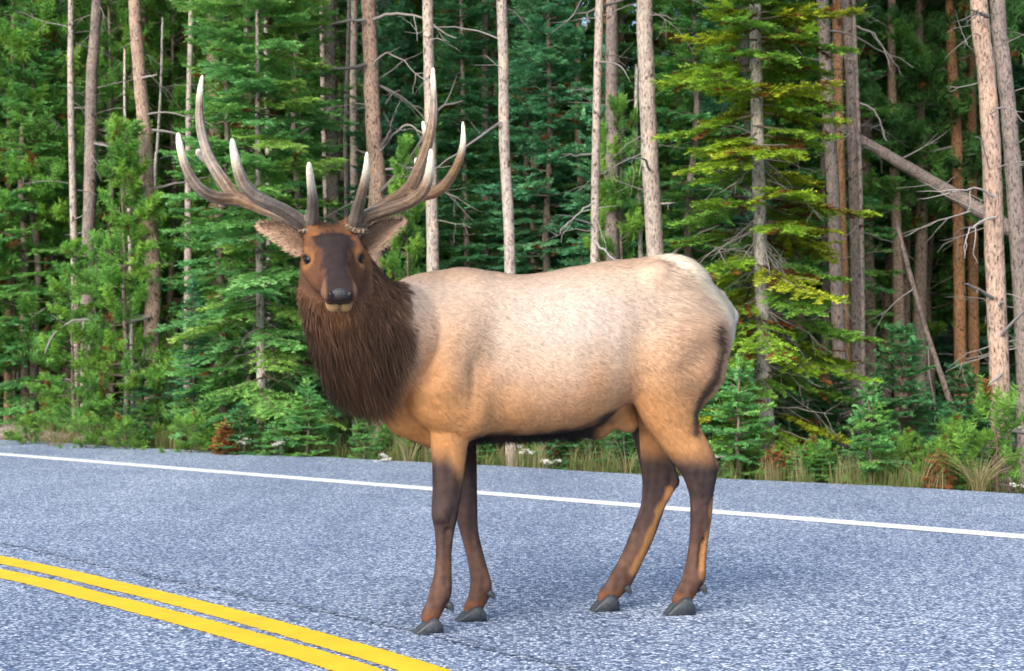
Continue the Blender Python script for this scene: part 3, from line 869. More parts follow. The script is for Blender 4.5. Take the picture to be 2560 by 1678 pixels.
# antlers
def C1(x, y, Y): return P(400 + .35294 * x, 150 + .35303 * y, Y)
def antler(tines, burr_c, mirror):
    allp = np.concatenate([[C1(*t[:3]) for t in rows] for rows in tines])
    G = Field(allp.min(0) - .06, allp.max(0) + .06, .0052)
    lines = []
    for rows in tines:
        pts = np.array([C1(x, y, Y) for x, y, Y, r in rows]); rad = np.array([r * .353 * Y / F_PX for x, y, Y, r in rows])
        P4 = catmull(np.column_stack([pts, rad]), len(rows) * 5)
        P4[:, 3] = np.maximum(P4[:, 3], .0032)
        lines.append(P4)
        for i in range(len(P4) - 1):
            G.seg(P4[i, :3], P4[i + 1, :3], P4[i, 3], P4[i + 1, 3], k=.014)
    v, q = G.mesh()
    v = smooth_mesh(v, q, 2, .4)
    n = mesh_normals(v, q)
    # lengthwise grooves and pearls
    best = np.full(len(v), 9.0); tt = np.zeros(len(v)); ang = np.zeros(len(v)); along = np.zeros(len(v))
    low_dark = np.zeros(len(v))
    for li, P4 in enumerate(lines):
        pts = P4[:, :3]
        cum = np.concatenate([[0], np.cumsum(np.linalg.norm(np.diff(pts, axis=0), axis=1))])
        for i in range(len(pts) - 1):
            ab = pts[i + 1] - pts[i]; u = np.clip((v - pts[i]) @ ab / (ab @ ab), 0, 1)
            dv = v - pts[i] - u[:, None] * ab; dist = np.linalg.norm(dv, axis=1) - (P4[i, 3] * (1 - u) + P4[i + 1, 3] * u)
            m = dist < best
            best[m] = dist[m]; tt[m] = (cum[i] + u[m] * (cum[i + 1] - cum[i])) / cum[-1]; along[m] = cum[-1] * (1 - tt[m])
            low_dark[m] = (1 - sstep(tt[m], .35, .75)) * (1 if li in (1, 2) else .35)
            x_ = np.cross(ab, [0.2, 0.9, .3]); x_ /= np.linalg.norm(x_); y_ = np.cross(ab, x_); y_ /= np.linalg.norm(y_)
            ang[m] = np.arctan2(dv[m] @ y_, dv[m] @ x_)
    groove = np.sin(ang * 7 + 3 * wob(v, 6)) * .5 + np.sin(ang * 13 + 2 * wob(v, 9, 2)) * .3
    thick = np.clip(along / .15, 0, 1)
    v = v + n * (groove * .0018 * thick + .0022 * np.clip(wob(v, 95), .2, 1) * thick)[:, None]
    brown = np.array([.16, .095, .050]); grey = np.array([.235, .195, .162]); ivory = np.array([.70, .62, .50]); dk = np.array([.085, .05, .03])
    k = sstep(wob(v, 5, 4) + groove * .5, -.5, .6)[:, None]
    base = (brown * (1 - k) + grey * k)
    base = base * (1 + .34 * groove + .22 * wob(v, 60))[:, None]
    base = base * (1 - .45 * low_dark)[:, None]
    tip = 1 - sstep(along, .04, .15)
    c = base * (1 - tip[:, None]) + ivory * (1 + .06 * groove)[:, None] * tip[:, None]
    return v, q, c, dk
M_ANT = tint_mat('antler_bone', rough=.55, noise_scale=120, amt=.22, spec=.35, bump=.35)
LEFT = [[(1060, 1225, 5.40, 40), (1020, 1170, 5.42, 44), (930, 1130, 5.50, 36), (800, 1085, 5.58, 34), (680, 1035, 5.65, 35), (560, 985, 5.72, 38), (490, 920, 5.80, 42), (420, 820, 5.87, 38), (345, 690, 5.93, 32), (300, 540, 5.97, 27), (280, 420, 5.99, 22), (278, 290, 6.01, 17), (288, 190, 6.02, 11), (300, 108, 6.03, 4)],
        [(1070, 1190, 5.40, 38), (1078, 1120, 5.36, 34), (1083, 1040, 5.32, 29), (1080, 960, 5.27, 25), (1068, 860, 5.22, 19), (1060, 790, 5.19, 13), (1056, 728, 5.17, 4)],
        [(1040, 1180, 5.40, 42), (980, 1130, 5.36, 40), (880, 1068, 5.32, 38), (770, 1015, 5.28, 36), (670, 960, 5.25, 34), (600, 885, 5.22, 32), (560, 800, 5.20, 27), (535, 710, 5.18, 21), (520, 630, 5.17, 14), (511, 560, 5.16, 4)],
        [(560, 990, 5.72, 34), (470, 985, 5.70, 33), (370, 965, 5.66, 32), (285, 915, 5.62, 30), (220, 835, 5.60, 27), (175, 740, 5.58, 22), (147, 640, 5.57, 17), (135, 575, 5.57, 11), (129, 520, 5.57, 4)],
        [(345, 720, 5.93, 20), (305, 690, 6.00, 20), (278, 662, 6.09, 18), (272, 640, 6.16, 8)]]
RIGHT = [[(1385, 1225, 5.40, 40), (1430, 1150, 5.43, 44), (1520, 1075, 5.50, 38), (1620, 1015, 5.58, 36), (1720, 955, 5.66, 40), (1790, 880, 5.74, 42), (1835, 780, 5.82, 38), (1870, 680, 5.88, 33), (1905, 560, 5.93, 28), (1930, 440, 5.96, 23), (1940, 330, 5.99, 18), (1938, 200, 6.01, 13), (1934, 120, 6.02, 9), (1936, 58, 6.03, 4)],
         [(1370, 1200, 5.40, 38), (1385, 1130, 5.36, 34), (1405, 1050, 5.32, 30), (1428, 960, 5.27, 26), (1450, 860, 5.22, 20), (1463, 760, 5.18, 14), (1466, 650, 5.16, 4)],
         [(1410, 1180, 5.41, 42), (1470, 1110, 5.38, 38), (1570, 1075, 5.33, 36), (1680, 1042, 5.30, 34), (1780, 1000, 5.27, 32), (1850, 945, 5.24, 30), (1892, 870, 5.22, 26), (1910, 790, 5.20, 20), (1918, 710, 5.18, 14), (1920, 630, 5.17, 4)],
         [(1740, 960, 5.66, 30), (1840, 960, 5.66, 28), (1930, 945, 5.64, 28), (2000, 905, 5.62, 26), (2060, 830, 5.60, 23), (2110, 735, 5.58, 19), (2140, 640, 5.57, 15), (2150, 540, 5.57, 10), (2145, 438, 5.57, 4)],
         [(1895, 580, 5.93, 18), (1885, 530, 5.97, 14), (1872, 480, 6.01, 9), (1862, 438, 6.05, 4)],
         [(1850, 760, 5.85, 18), (1825, 735, 5.92, 14), (1815, 700, 5.97, 6)]]
for tines, bc in ((LEFT, ((1100, 1215), 5.39)), (RIGHT, ((1340, 1205), 5.39))):
    v, q, c, dk = antler(tines, bc, None)
    ant = world_child(mesh_np('antler', v, [q], M_ANT, None, True, cols=c), elk)
    # burr: a knobbly ring round the base
    root = C1(*tines[0][0][:3]); nxt = C1(*tines[0][1][:3]) * .5 + C1(*tines[1][2][:3]) * .5
    ax = nxt - root; ax /= np.linalg.norm(ax)
    x_ = np.cross(ax, [0, 1, 0]); x_ /= np.linalg.norm(x_); y_ = np.cross(ax, x_)
    mb = MB(); root = root + ax * .020
    for k in range(96):
        th = k / 32 * 2 * math.pi + rng.normal(0, .06); rr = .038 + rng.normal(0, .0025)
        cpt = root + x_ * rr * math.cos(th) + y_ * rr * math.sin(th) + ax * rng.normal(0, .005)
        s = rng.uniform(.004, .0095)
        V = cpt + np.array([[1, 0, 0], [-1, 0, 0], [0, 1, 0], [0, -1, 0], [0, 0, 1], [0, 0, -1]]) * s
        mb.add(V, None, np.array([[0, 2, 4], [2, 1, 4], [1, 3, 4], [3, 0, 4], [2, 0, 5], [1, 2, 5], [3, 1, 5], [0, 3, 5]]), np.array([.20, .145, .10]) * rng.uniform(.4, 1.4))
    th = np.linspace(0, 2 * math.pi, 25)
    mb.tube(root + np.outer(np.cos(th), x_) * .029 + np.outer(np.sin(th), y_) * .029, .013, 6, np.array([.16, .11, .08]))
    b_ = mb.build('burr', M_ANT, None, True)
    b_.parent = ant; b_.matrix_parent_inverse = elk.matrix_basis.inverted() @ elk.matrix_basis
# ------------------------------------------------------------------ ground
def edge_dist(x, y):
    return (np.asarray(x) - EDGE[0, 0]) * en[0] + (np.asarray(y) - EDGE[0, 1]) * en[1]
def gz(x, y):
    x = np.asarray(x, float); y = np.asarray(y, float)
    d = edge_dist(x, y)
    z = np.where(d < 0, -.10, -.03 - .15 * sstep(d, .0, 1.4))
    z = z + .05 * np.clip(d - 5, 0, 40) + .22 * np.clip(d - 45, 0, 60)
    b = .05 * np.sin(x * .9 + 1) * np.sin(y * .8) + .03 * np.sin(x * 2.3 + y * 1.7) + .02 * np.sin(x * 4.1 - y * 3.3)
    return z + b * sstep(d, .4, 3)
def forest_floor():
    m, nt, N, L, b = new_mat('forest_floor')
    tc = N.new('ShaderNodeTexCoord'); O = tc.outputs['Object']
    n = noise(N, L, O, 1.1, 6, .65)
    r = ramp(N, [(.30, (.030, .022, .014)), (.46, (.055, .048, .022)), (.58, (.040, .065, .020)), (.75, (.075, .095, .030))]); L.new(n.outputs['Fac'], r.inputs[0])
    n2 = noise(N, L, O, 22, 5, .7)
    r2 = ramp(N, [(.3, (.55,) * 3), (.7, (1.4,) * 3)]); L.new(n2.outputs['Fac'], r2.inputs[0])
    L.new(mixc(N, L, 1.0, r.outputs[0], r2.outputs[0], 'MULTIPLY'), b.inputs['Base Color'])
    b.inputs['Roughness'].default_value = .95; b.inputs['Specular IOR Level'].default_value = .1
    bp = N.new('ShaderNodeBump'); bp.inputs['Strength'].default_value = .8; bp.inputs['Distance'].default_value = .05
    L.new(n2.outputs['Fac'], bp.inputs['Height']); L.new(bp.outputs[0], b.inputs['Normal'])
    return m
gx = np.unique(np.concatenate([np.linspace(-400, 400, 41), np.arange(-20, 16.01, .4)]))
gy = np.unique(np.concatenate([np.linspace(-300, 500, 41), np.arange(6, 40.01, .4)]))
GX, GY = np.meshgrid(gx, gy, indexing='ij')
GV = np.stack([GX, GY, gz(GX, GY)], -1).reshape(-1, 3)
ii = np.arange(len(gx) - 1)[:, None] * len(gy); jj = np.arange(len(gy) - 1)[None]
mesh_np('ground', GV, [np.stack([ii + jj, ii + len(gy) + jj, ii + len(gy) + jj + 1, ii + jj + 1], -1).reshape(-1, 4)], forest_floor(), None, True, kind='structure')

# ------------------------------------------------------------------ foliage
def needle_template(n, ln, wd, flat, seed):
    """a unit-long shoot along x with n needle triangles; returns (3n,3)"""
    r = np.random.default_rng(seed)
    t = np.linspace(0, .97, n); th = r.uniform(0, 2 * math.pi, n)
    if flat: th = np.where(np.arange(n) % 2, r.uniform(-.45, .6, n), math.pi - r.uniform(-.45, .6, n))
    o = np.stack([t, 0 * t, 0 * t], -1)
    fw = r.uniform(.45, .75, n)
    d = np.stack([fw, np.cos(th), np.sin(th)], -1); d /= np.linalg.norm(d, axis=1)[:, None]
    L = ln * (1 - .35 * t) * r.uniform(.8, 1.15, n)
    s = np.cross(d, np.stack([0 * t, -np.sin(th), np.cos(th)], -1) + r.normal(0, .25, (n, 3))); s /= np.linalg.norm(s, axis=1)[:, None]
    return np.stack([o - s * wd / 2, o + s * wd / 2, o + d * L[:, None]], 1).reshape(-1, 3)
FIRT = [needle_template(11, .50, .19, True, k) for k in range(4)]
PINT = [needle_template(24, .66, .10, False, 10 + k) for k in range(4)]

def frames(d, up=np.array([0, 0, 1.0])):
    d = d / (np.linalg.norm(d, axis=1)[:, None] + 1e-9)
    y = np.cross(up, d); y /= np.linalg.norm(y, axis=1)[:, None] + 1e-9
    return d, y, np.cross(d, y)
def stamp(tmpl, o, d, L, cols, roll, r):
    """place shoot templates; returns verts, tris, cols"""
    x, y, z = frames(d)
    c, s = np.cos(roll)[:, None], np.sin(roll)[:, None]
    y, z = y * c + z * s, z * c - y * s
    Vs, Cs = [], []
    which = r.integers(0, len(tmpl), len(o))
    for k, T in enumerate(tmpl):
        m = which == k
        if not m.any(): continue
        B = np.stack([x[m], y[m], z[m]], 1) * L[m][:, None, None]
        Vs.append((np.einsum('ij,njk->nik', T, B) + o[m][:, None]).reshape(-1, 3))
        n = len(T) // 3
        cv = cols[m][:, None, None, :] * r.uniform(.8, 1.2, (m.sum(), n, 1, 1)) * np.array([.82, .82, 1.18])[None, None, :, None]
        Cs.append(cv.reshape(-1, 3))
    V = np.concatenate(Vs)
    return V, np.arange(len(V)).reshape(-1, 3), np.concatenate(Cs)

def conifer(kind, seed, Ht, spread, z0, dz, nb, cols, shoot=.10, brown=.04, gap=0.0, droop=.18, dens=1.0, prof=.8, lean=None, dead=0.0):
    """crown of a fir or spruce: dict of shoot arrays, plus twig tubes"""
    r = np.random.default_rng(seed)
    O, Dv, Ls, Cl = [], [], [], []
    tw = MB()
    z = z0
    base_c = np.array(cols, float)
    while z < Ht - .04:
        h = (z - z0) / (Ht - z0)
        nbr = max(3, int(round(nb * r.uniform(.8, 1.2))))
        a0 = r.uniform(0, 6.28)
        for k in range(nbr):
            if r.random() < gap: continue
            az = a0 + k / nbr * 2 * math.pi + r.normal(0, .25)
            L = spread * (1 - h) ** prof * r.uniform(.62, 1.12) + .03
            if h < .12: L *= .75 + 2 * h
            el = .45 * h ** 1.3 + .08 - droop * (1 - h) + r.normal(0, .09)
            hd = np.array([math.cos(az), math.sin(az), 0.0])
            zz = z + r.uniform(-.4, .4) * dz
            n = 8
            t = np.linspace(0, 1, n)
            pts = hd[None] * (L * t * math.cos(el))[:, None] + np.array([0, 0, 1.0]) * (L * (t * math.sin(el) - droop * .55 * t ** 1.6 + .32 * droop * t ** 3) + zz)[:, None]
            sd = np.array([-hd[1], hd[0], 0]); pts += sd * (L * .08 * np.sin(t * 3 + r.uniform(0, 6)))[:, None]
            tw.tube(pts, np.linspace(.006 + .008 * L, .0022, n), 4, np.array([.16, .13, .105]) * r.uniform(.7, 1.2))
            bc = base_c[r.integers(0, len(base_c))] * r.uniform(.78, 1.22)
            isb = r.random() < brown * .5
            # side twigs
            st = shoot * .62 / dens
            s = L * (.10 + .12 * r.random())
            side = 1
            while s < L:
                u = s / L
                i = min(int(u * (n - 1)), n - 2); f = u * (n - 1) - i
                o = pts[i] * (1 - f) + pts[i + 1] * f
                ax = pts[i + 1] - pts[i]; ax /= np.linalg.norm(ax)
                tl = (L * .46 * (1 - u) ** .75 + shoot * .8) * r.uniform(.55, 1.1)
                dr = ax * r.uniform(.55, .9) + sd * side * r.uniform(.7, 1.0) + np.array([0, 0, r.normal(-.04, .13)])
                dr /= np.linalg.norm(dr)
                side = -side
                m = max(1, int(round(tl / (shoot * .75))))
                tb = isb or r.random() < brown
                tc_ = np.array([.20, .075, .025]) * r.uniform(.6, 1.2) if tb else bc * r.uniform(.8, 1.2)
                for q in range(m):
                    oo = o + dr * (tl * q / m) + np.array([0, 0, -.03 * tl * (q / m) ** 2])
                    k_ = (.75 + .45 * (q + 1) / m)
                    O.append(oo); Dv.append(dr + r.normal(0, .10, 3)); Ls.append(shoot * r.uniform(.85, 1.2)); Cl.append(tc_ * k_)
                    if q < m - 1 or m == 1 or r.random() < .5:
                        for sg in (-1, 1):
                            if r.random() < .75 * dens:
                                pr = np.cross(dr, [0, 0, 1.0])
                                O.append(oo + dr * shoot * .3); Dv.append(dr * .75 + pr * sg * .8 + r.normal(0, .15, 3)); Ls.append(shoot * r.uniform(.6, .95)); Cl.append(tc_ * k_ * r.uniform(.85, 1.1))
                s += st * r.uniform(.7, 1.3) * .6
            # leader of the branch
            ax = pts[-1] - pts[-2]
            for q in range(2):
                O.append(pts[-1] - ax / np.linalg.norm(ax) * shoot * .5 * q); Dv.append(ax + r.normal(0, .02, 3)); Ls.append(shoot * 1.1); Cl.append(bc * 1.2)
        z += dz * (1 - .45 * h) * r.uniform(.8, 1.2)
    # top leader
    for q in range(5):
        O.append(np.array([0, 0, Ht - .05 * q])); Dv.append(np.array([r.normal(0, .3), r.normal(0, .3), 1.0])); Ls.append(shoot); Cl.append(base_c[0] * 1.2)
    O, Dv, Ls, Cl = np.array(O), np.array(Dv), np.array(Ls), np.array(Cl)
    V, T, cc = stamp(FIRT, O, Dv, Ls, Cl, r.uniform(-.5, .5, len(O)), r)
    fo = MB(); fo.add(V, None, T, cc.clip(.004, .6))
    return fo, tw

def pine(seed, Ht, spread, z0, nbr, cols, tuft=.17, tufts=5, up=.5, prof=.6, brown=.02):
    r = np.random.default_rng(seed)
    O, Dv, Ls, Cl = [], [], [], []
    tw = MB(); base_c = np.array(cols, float)
    for b in range(nbr):
        h = (b + r.uniform(0, 1)) / nbr
        z = z0 + (Ht - z0) * h ** .95
        az = r.uniform(0, 6.28); L = spread * (1 - h) ** prof * r.uniform(.45, 1.15) + tuft * .5
        hd = np.array([math.cos(az), math.sin(az), 0])
        t = np.linspace(0, 1, 6); el = r.normal(.05, .2) + .5 * h
        pts = hd[None] * (L * t * math.cos(el))[:, None] + np.array([0, 0, 1.0]) * (z + L * (t * math.sin(el) - .15 * t + up * .4 * t ** 2))[:, None] + r.normal(0, .02 * L, (6, 3)) * t[:, None]
        tw.tube(pts, np.linspace(.005 + .010 * L, .003, 6), 4, np.array([.15, .12, .10]) * r.uniform(.7, 1.2))
        bc = base_c[r.integers(0, len(base_c))] * r.uniform(.75, 1.25)
        nt_ = max(2, int(tufts * (L / spread + .4)))
        for k in range(nt_):
            u = 1 - (k / nt_) ** 1.3 * .75
            i = min(int(u * 5), 4); f = u * 5 - i
            o = pts[i] * (1 - f) + pts[i + 1] * f
            ax = pts[i + 1] - pts[i]; ax /= np.linalg.norm(ax)
            d = ax * .6 + np.array([0, 0, up]) + r.normal(0, .5, 3) * (1 if k else .3)
            d /= np.linalg.norm(d)
            tc_ = np.array([.20, .08, .025]) if r.random() < brown else bc * r.uniform(.75, 1.25)
            for q in range(2):
                O.append(o + d * tuft * .35 * q + (0 if k == 0 else 1) * r.normal(0, .03, 3)); Dv.append(d + r.normal(0, .12, 3)); Ls.append(tuft * r.uniform(.75, 1.15)); Cl.append(tc_ * (.8 + .35 * q))
    for q in range(4):
        O.append(np.array([0, 0, Ht - tuft * .6 * q])); Dv.append(np.array([r.normal(0, .1), r.normal(0, .1), 1.0])); Ls.append(tuft * 1.1); Cl.append(base_c[0] * 1.2)
    O, Dv, Ls, Cl = np.array(O), np.array(Dv), np.array(Ls), np.array(Cl)
    V, T, cc = stamp(PINT, O, Dv, Ls, Cl, r.uniform(-3, 3, len(O)), r)
    fo = MB(); fo.add(V, None, T, cc.clip(.004, .6))
    return fo, tw

M_LEAF = tint_mat('conifer_needles', rough=.55, spec=.25, transl=.32)
M_TWIG = tint_mat('twig_bark', rough=.9, spec=.1)
def bark_mat():
    m, nt, N, L, b = new_mat('lodgepole_bark')
    at = N.new('ShaderNodeAttribute'); at.attribute_name = 'tint'
    tc = N.new('ShaderNodeTexCoord')
    mp = N.new('ShaderNodeMapping'); mp.inputs['Scale'].default_value = (1, 1, .38); L.new(tc.outputs['Object'], mp.inputs[0])
    n1 = noise(N, L, mp.outputs[0], 55, 6, .7)
    r1 = ramp(N, [(.37, (.14, .115, .105)), (.46, (.74, .72, .70)), (.62, (1.12, 1.10, 1.07))]); L.new(n1.outputs['Fac'], r1.inputs[0])
    n2 = noise(N, L, tc.outputs['Object'], 4.5, 4, .6)
    r2 = ramp(N, [(.32, (.70, .68, .68)), (.55, (1.0, .98, .96)), (.72, (1.18, 1.04, .90))]); L.new(n2.outputs['Fac'], r2.inputs[0])
    n3 = noise(N, L, tc.outputs['Object'], 13, 2, .5)
    r3 = ramp(N, [(.63, (1, 1, 1)), (.71, (.30, .24, .21))]); L.new(n3.outputs['Fac'], r3.inputs[0])
    c = mixc(N, L, 1.0, at.outputs['Color'], r1.outputs[0], 'MULTIPLY')
    c = mixc(N, L, 1.0, c, r2.outputs[0], 'MULTIPLY')
    c = mixc(N, L, 1.0, c, r3.outputs[0], 'MULTIPLY')
    L.new(c, b.inputs['Base Color'])
    b.inputs['Roughness'].default_value = .9; b.inputs['Specular IOR Level'].default_value = .15
    bp = N.new('ShaderNodeBump'); bp.inputs['Strength'].default_value = .7; bp.inputs['Distance'].default_value = .012
    L.new(n1.outputs['Fac'], bp.inputs['Height']); L.new(bp.outputs[0], b.inputs['Normal'])
    return m
M_BARK = bark_mat()

def trunk_mesh(pts, rad, col, seed, n=14, rings=None):
    """irregular trunk; returns MB"""
    P4 = catmull(np.column_stack([pts, rad]), rings or max(14, len(pts) * 8))
    v, q, t = tube_np(P4[:, :3], P4[:, 3], n)
    k = len(P4)
    cen = np.repeat(P4[:, :3], n, axis=0); rr = np.repeat(P4[:, 3], n)
    dv = v[:k * n] - cen
    w = 1 + .07 * wob(v[:k * n], 9, seed) + .05 * wob(v[:k * n], 30, seed + 2)
    v[:k * n] = cen + dv * w[:, None]
    mb = MB(); mb.add(v, q, t, np.broadcast_to(np.asarray(col, float), (len(v), 3)) * (1 + .10 * wob(v, 2.2, seed))[:, None])
    return mb

def dead_branch(root, o, dirv, L, rad, r, col, forks=2):
    n = 9; t = np.linspace(0, 1, n)
    dirv = dirv / np.linalg.norm(dirv)
    sag = r.uniform(-.12, .38)
    sd = np.cross(dirv, [0, 0, 1.0]); sd /= np.linalg.norm(sd) + 1e-6
    def crv(o, d, L, n):
        t = np.linspace(0, 1, n)
        return o + d[None] * (L * t)[:, None] + np.array([0, 0, -1.0]) * (sag * L * t ** 2)[:, None] + sd * (L * .09 * np.sin(t * r.uniform(2, 5) + r.uniform(0, 6)) * t)[:, None] + r.normal(0, .012 * L, (n, 3)) * t[:, None]
    pts = crv(o, dirv, L, n)
    mb = MB(); mb.tube(pts, np.linspace(rad, rad * .25, n), 6, col)
    for _ in range(forks):
        k = r.integers(3, 8)
        d2 = dirv * .6 + r.normal(0, .55, 3); d2 /= np.linalg.norm(d2)
        mb.tube(crv(pts[k], d2, L * r.uniform(.18, .45), 6), np.linspace(rad * .45, rad * .15, 6), 4, col)
    return mb.build('branch', M_TWIG, root)
# ------------------------------------------------------------------ forest: tree kinds shared by copies
BLUE = [(.125, .37, .20), (.105, .32, .155), (.155, .40, .18)]
GREEN = [(.165, .43, .12), (.205, .46, .105), (.14, .38, .13)]
BRIGHT = [(.30, .46, .036), (.25, .43, .045), (.38, .45, .034), (.18, .36, .055)]
PINEC = [(.15, .36, .06), (.12, .30, .06), (.20, .40, .055)]
DARKP = [(.105, .27, .066), (.125, .29, .06), (.09, .24, .07)]
def mk(pair, nm):
    """meshes of a crown and its twigs, kept as data for copies"""
    fo, tw = pair
    a = fo.build('crown', M_LEAF); b = tw.build('twigs', M_TWIG)
    d = (a.data, b.data)
    bpy.data.objects.remove(a); bpy.data.objects.remove(b)
    return d
def stem(Ht, r0, col, seed):
    z = np.linspace(-.3, Ht - .02, 9)
    r = np.random.default_rng(seed)
    pts = np.column_stack([r.normal(0, .010 * Ht ** .5, 9), r.normal(0, .010 * Ht ** .5, 9), z]); pts[:2, :2] = 0; pts[-1, :2] = 0
    rad = r0 * (1 - np.linspace(0, 1, 9) ** 1.1) + .004
    o = trunk_mesh(pts, rad, col, seed, 8, 20).build('trunk', M_BARK, None, True)
    d = o.data; bpy.data.objects.remove(o); return d
KIND = {}
def kind(nm, pair, st): KIND[nm] = (*mk(pair, nm), st)
kind('fir_dense', conifer('fir', 1, 7.0, 1.15, .35, .24, 6, BLUE, shoot=.10, brown=.02, droop=.20, dens=.9, gap=.08), stem(7.0, .07, (.20, .17, .15), 1))
kind('fir_green', conifer('fir', 2, 7.5, 1.05, .5, .27, 6, GREEN, shoot=.10, brown=.025, droop=.26, dens=.9, gap=.10), stem(7.5, .07, (.24, .21, .19), 2))
kind('fir_blue', conifer('fir', 3, 5.2, 1.0, .2, .21, 6, BLUE, shoot=.09, brown=.015, droop=.15, dens=.9, gap=.06), stem(5.2, .06, (.2, .17, .15), 3))
kind('sapling_a', conifer('fir', 4, 1.0, .42, .10, .095, 5, GREEN, shoot=.062, brown=.01, droop=.05, dens=.9), stem(1.0, .016, (.30, .25, .20), 4))
kind('sapling_b', conifer('fir', 5, 1.5, .62, .12, .12, 5, [(.085, .26, .10), (.10, .29, .10)], shoot=.075, brown=.01, droop=.12, dens=.9), stem(1.5, .02, (.24, .20, .16), 5))
kind('pine_young', pine(6, 4.6, .95, .5, 80, PINEC, tuft=.145, tufts=10, up=.5), stem(4.6, .05, (.26, .22, .19), 6))
kind('pine_small', pine(7, .85, .30, .08, 22, [(.16, .33, .05), (.14, .30, .055)], tuft=.13, tufts=3, up=.8), stem(.85, .014, (.2, .14, .10), 7))
kind('pine_tall', pine(8, 12.5, 1.55, 2.6, 170, DARKP, tuft=.19, tufts=12, up=.35, prof=.5), stem(12.5, .11, (.30, .25, .215), 8))
kind('pine_mid', pine(9, 8.0, 1.25, 1.0, 130, PINEC, tuft=.165, tufts=11, up=.4, prof=.55, brown=.03), stem(8.0, .08, (.28, .235, .20), 9))
kind('pine_top', pine(11, 5.2, 1.3, 0.0, 70, DARKP, tuft=.26, tufts=7, up=.35, prof=.5), None)

def plant_tree(name, kd, x, y, s, rz, label, group=None, sz=None, cat='tree'):
    cr, tw, st = KIND[kd]
    root = empty(name, (x, y, float(gz(x, y)) - .02), rz)
    root.scale = (s, s, sz or s)
    tag(root, label, cat, group)
    for nm, d in (('trunk', st), ('crown', cr), ('twigs', tw)):
        if d is None: continue
        o = bpy.data.objects.new(nm, d); C.objects.link(o); o.parent = root
        if nm == 'twigs': o['kind'] = 'stuff'
    return root

# ------------------------------------------------------------------ forest: the trunks one can tell apart
PALE = (.46, .405, .37); GREY = (.28, .24, .225); PINK = (.44, .33, .27); DKG = (.19, .16, .15); RUST_SUNLIT = (.44, .25, .14); WHT = (.50, .48, .46)  # the orange bark tint also holds warm low sunlight on far trunks
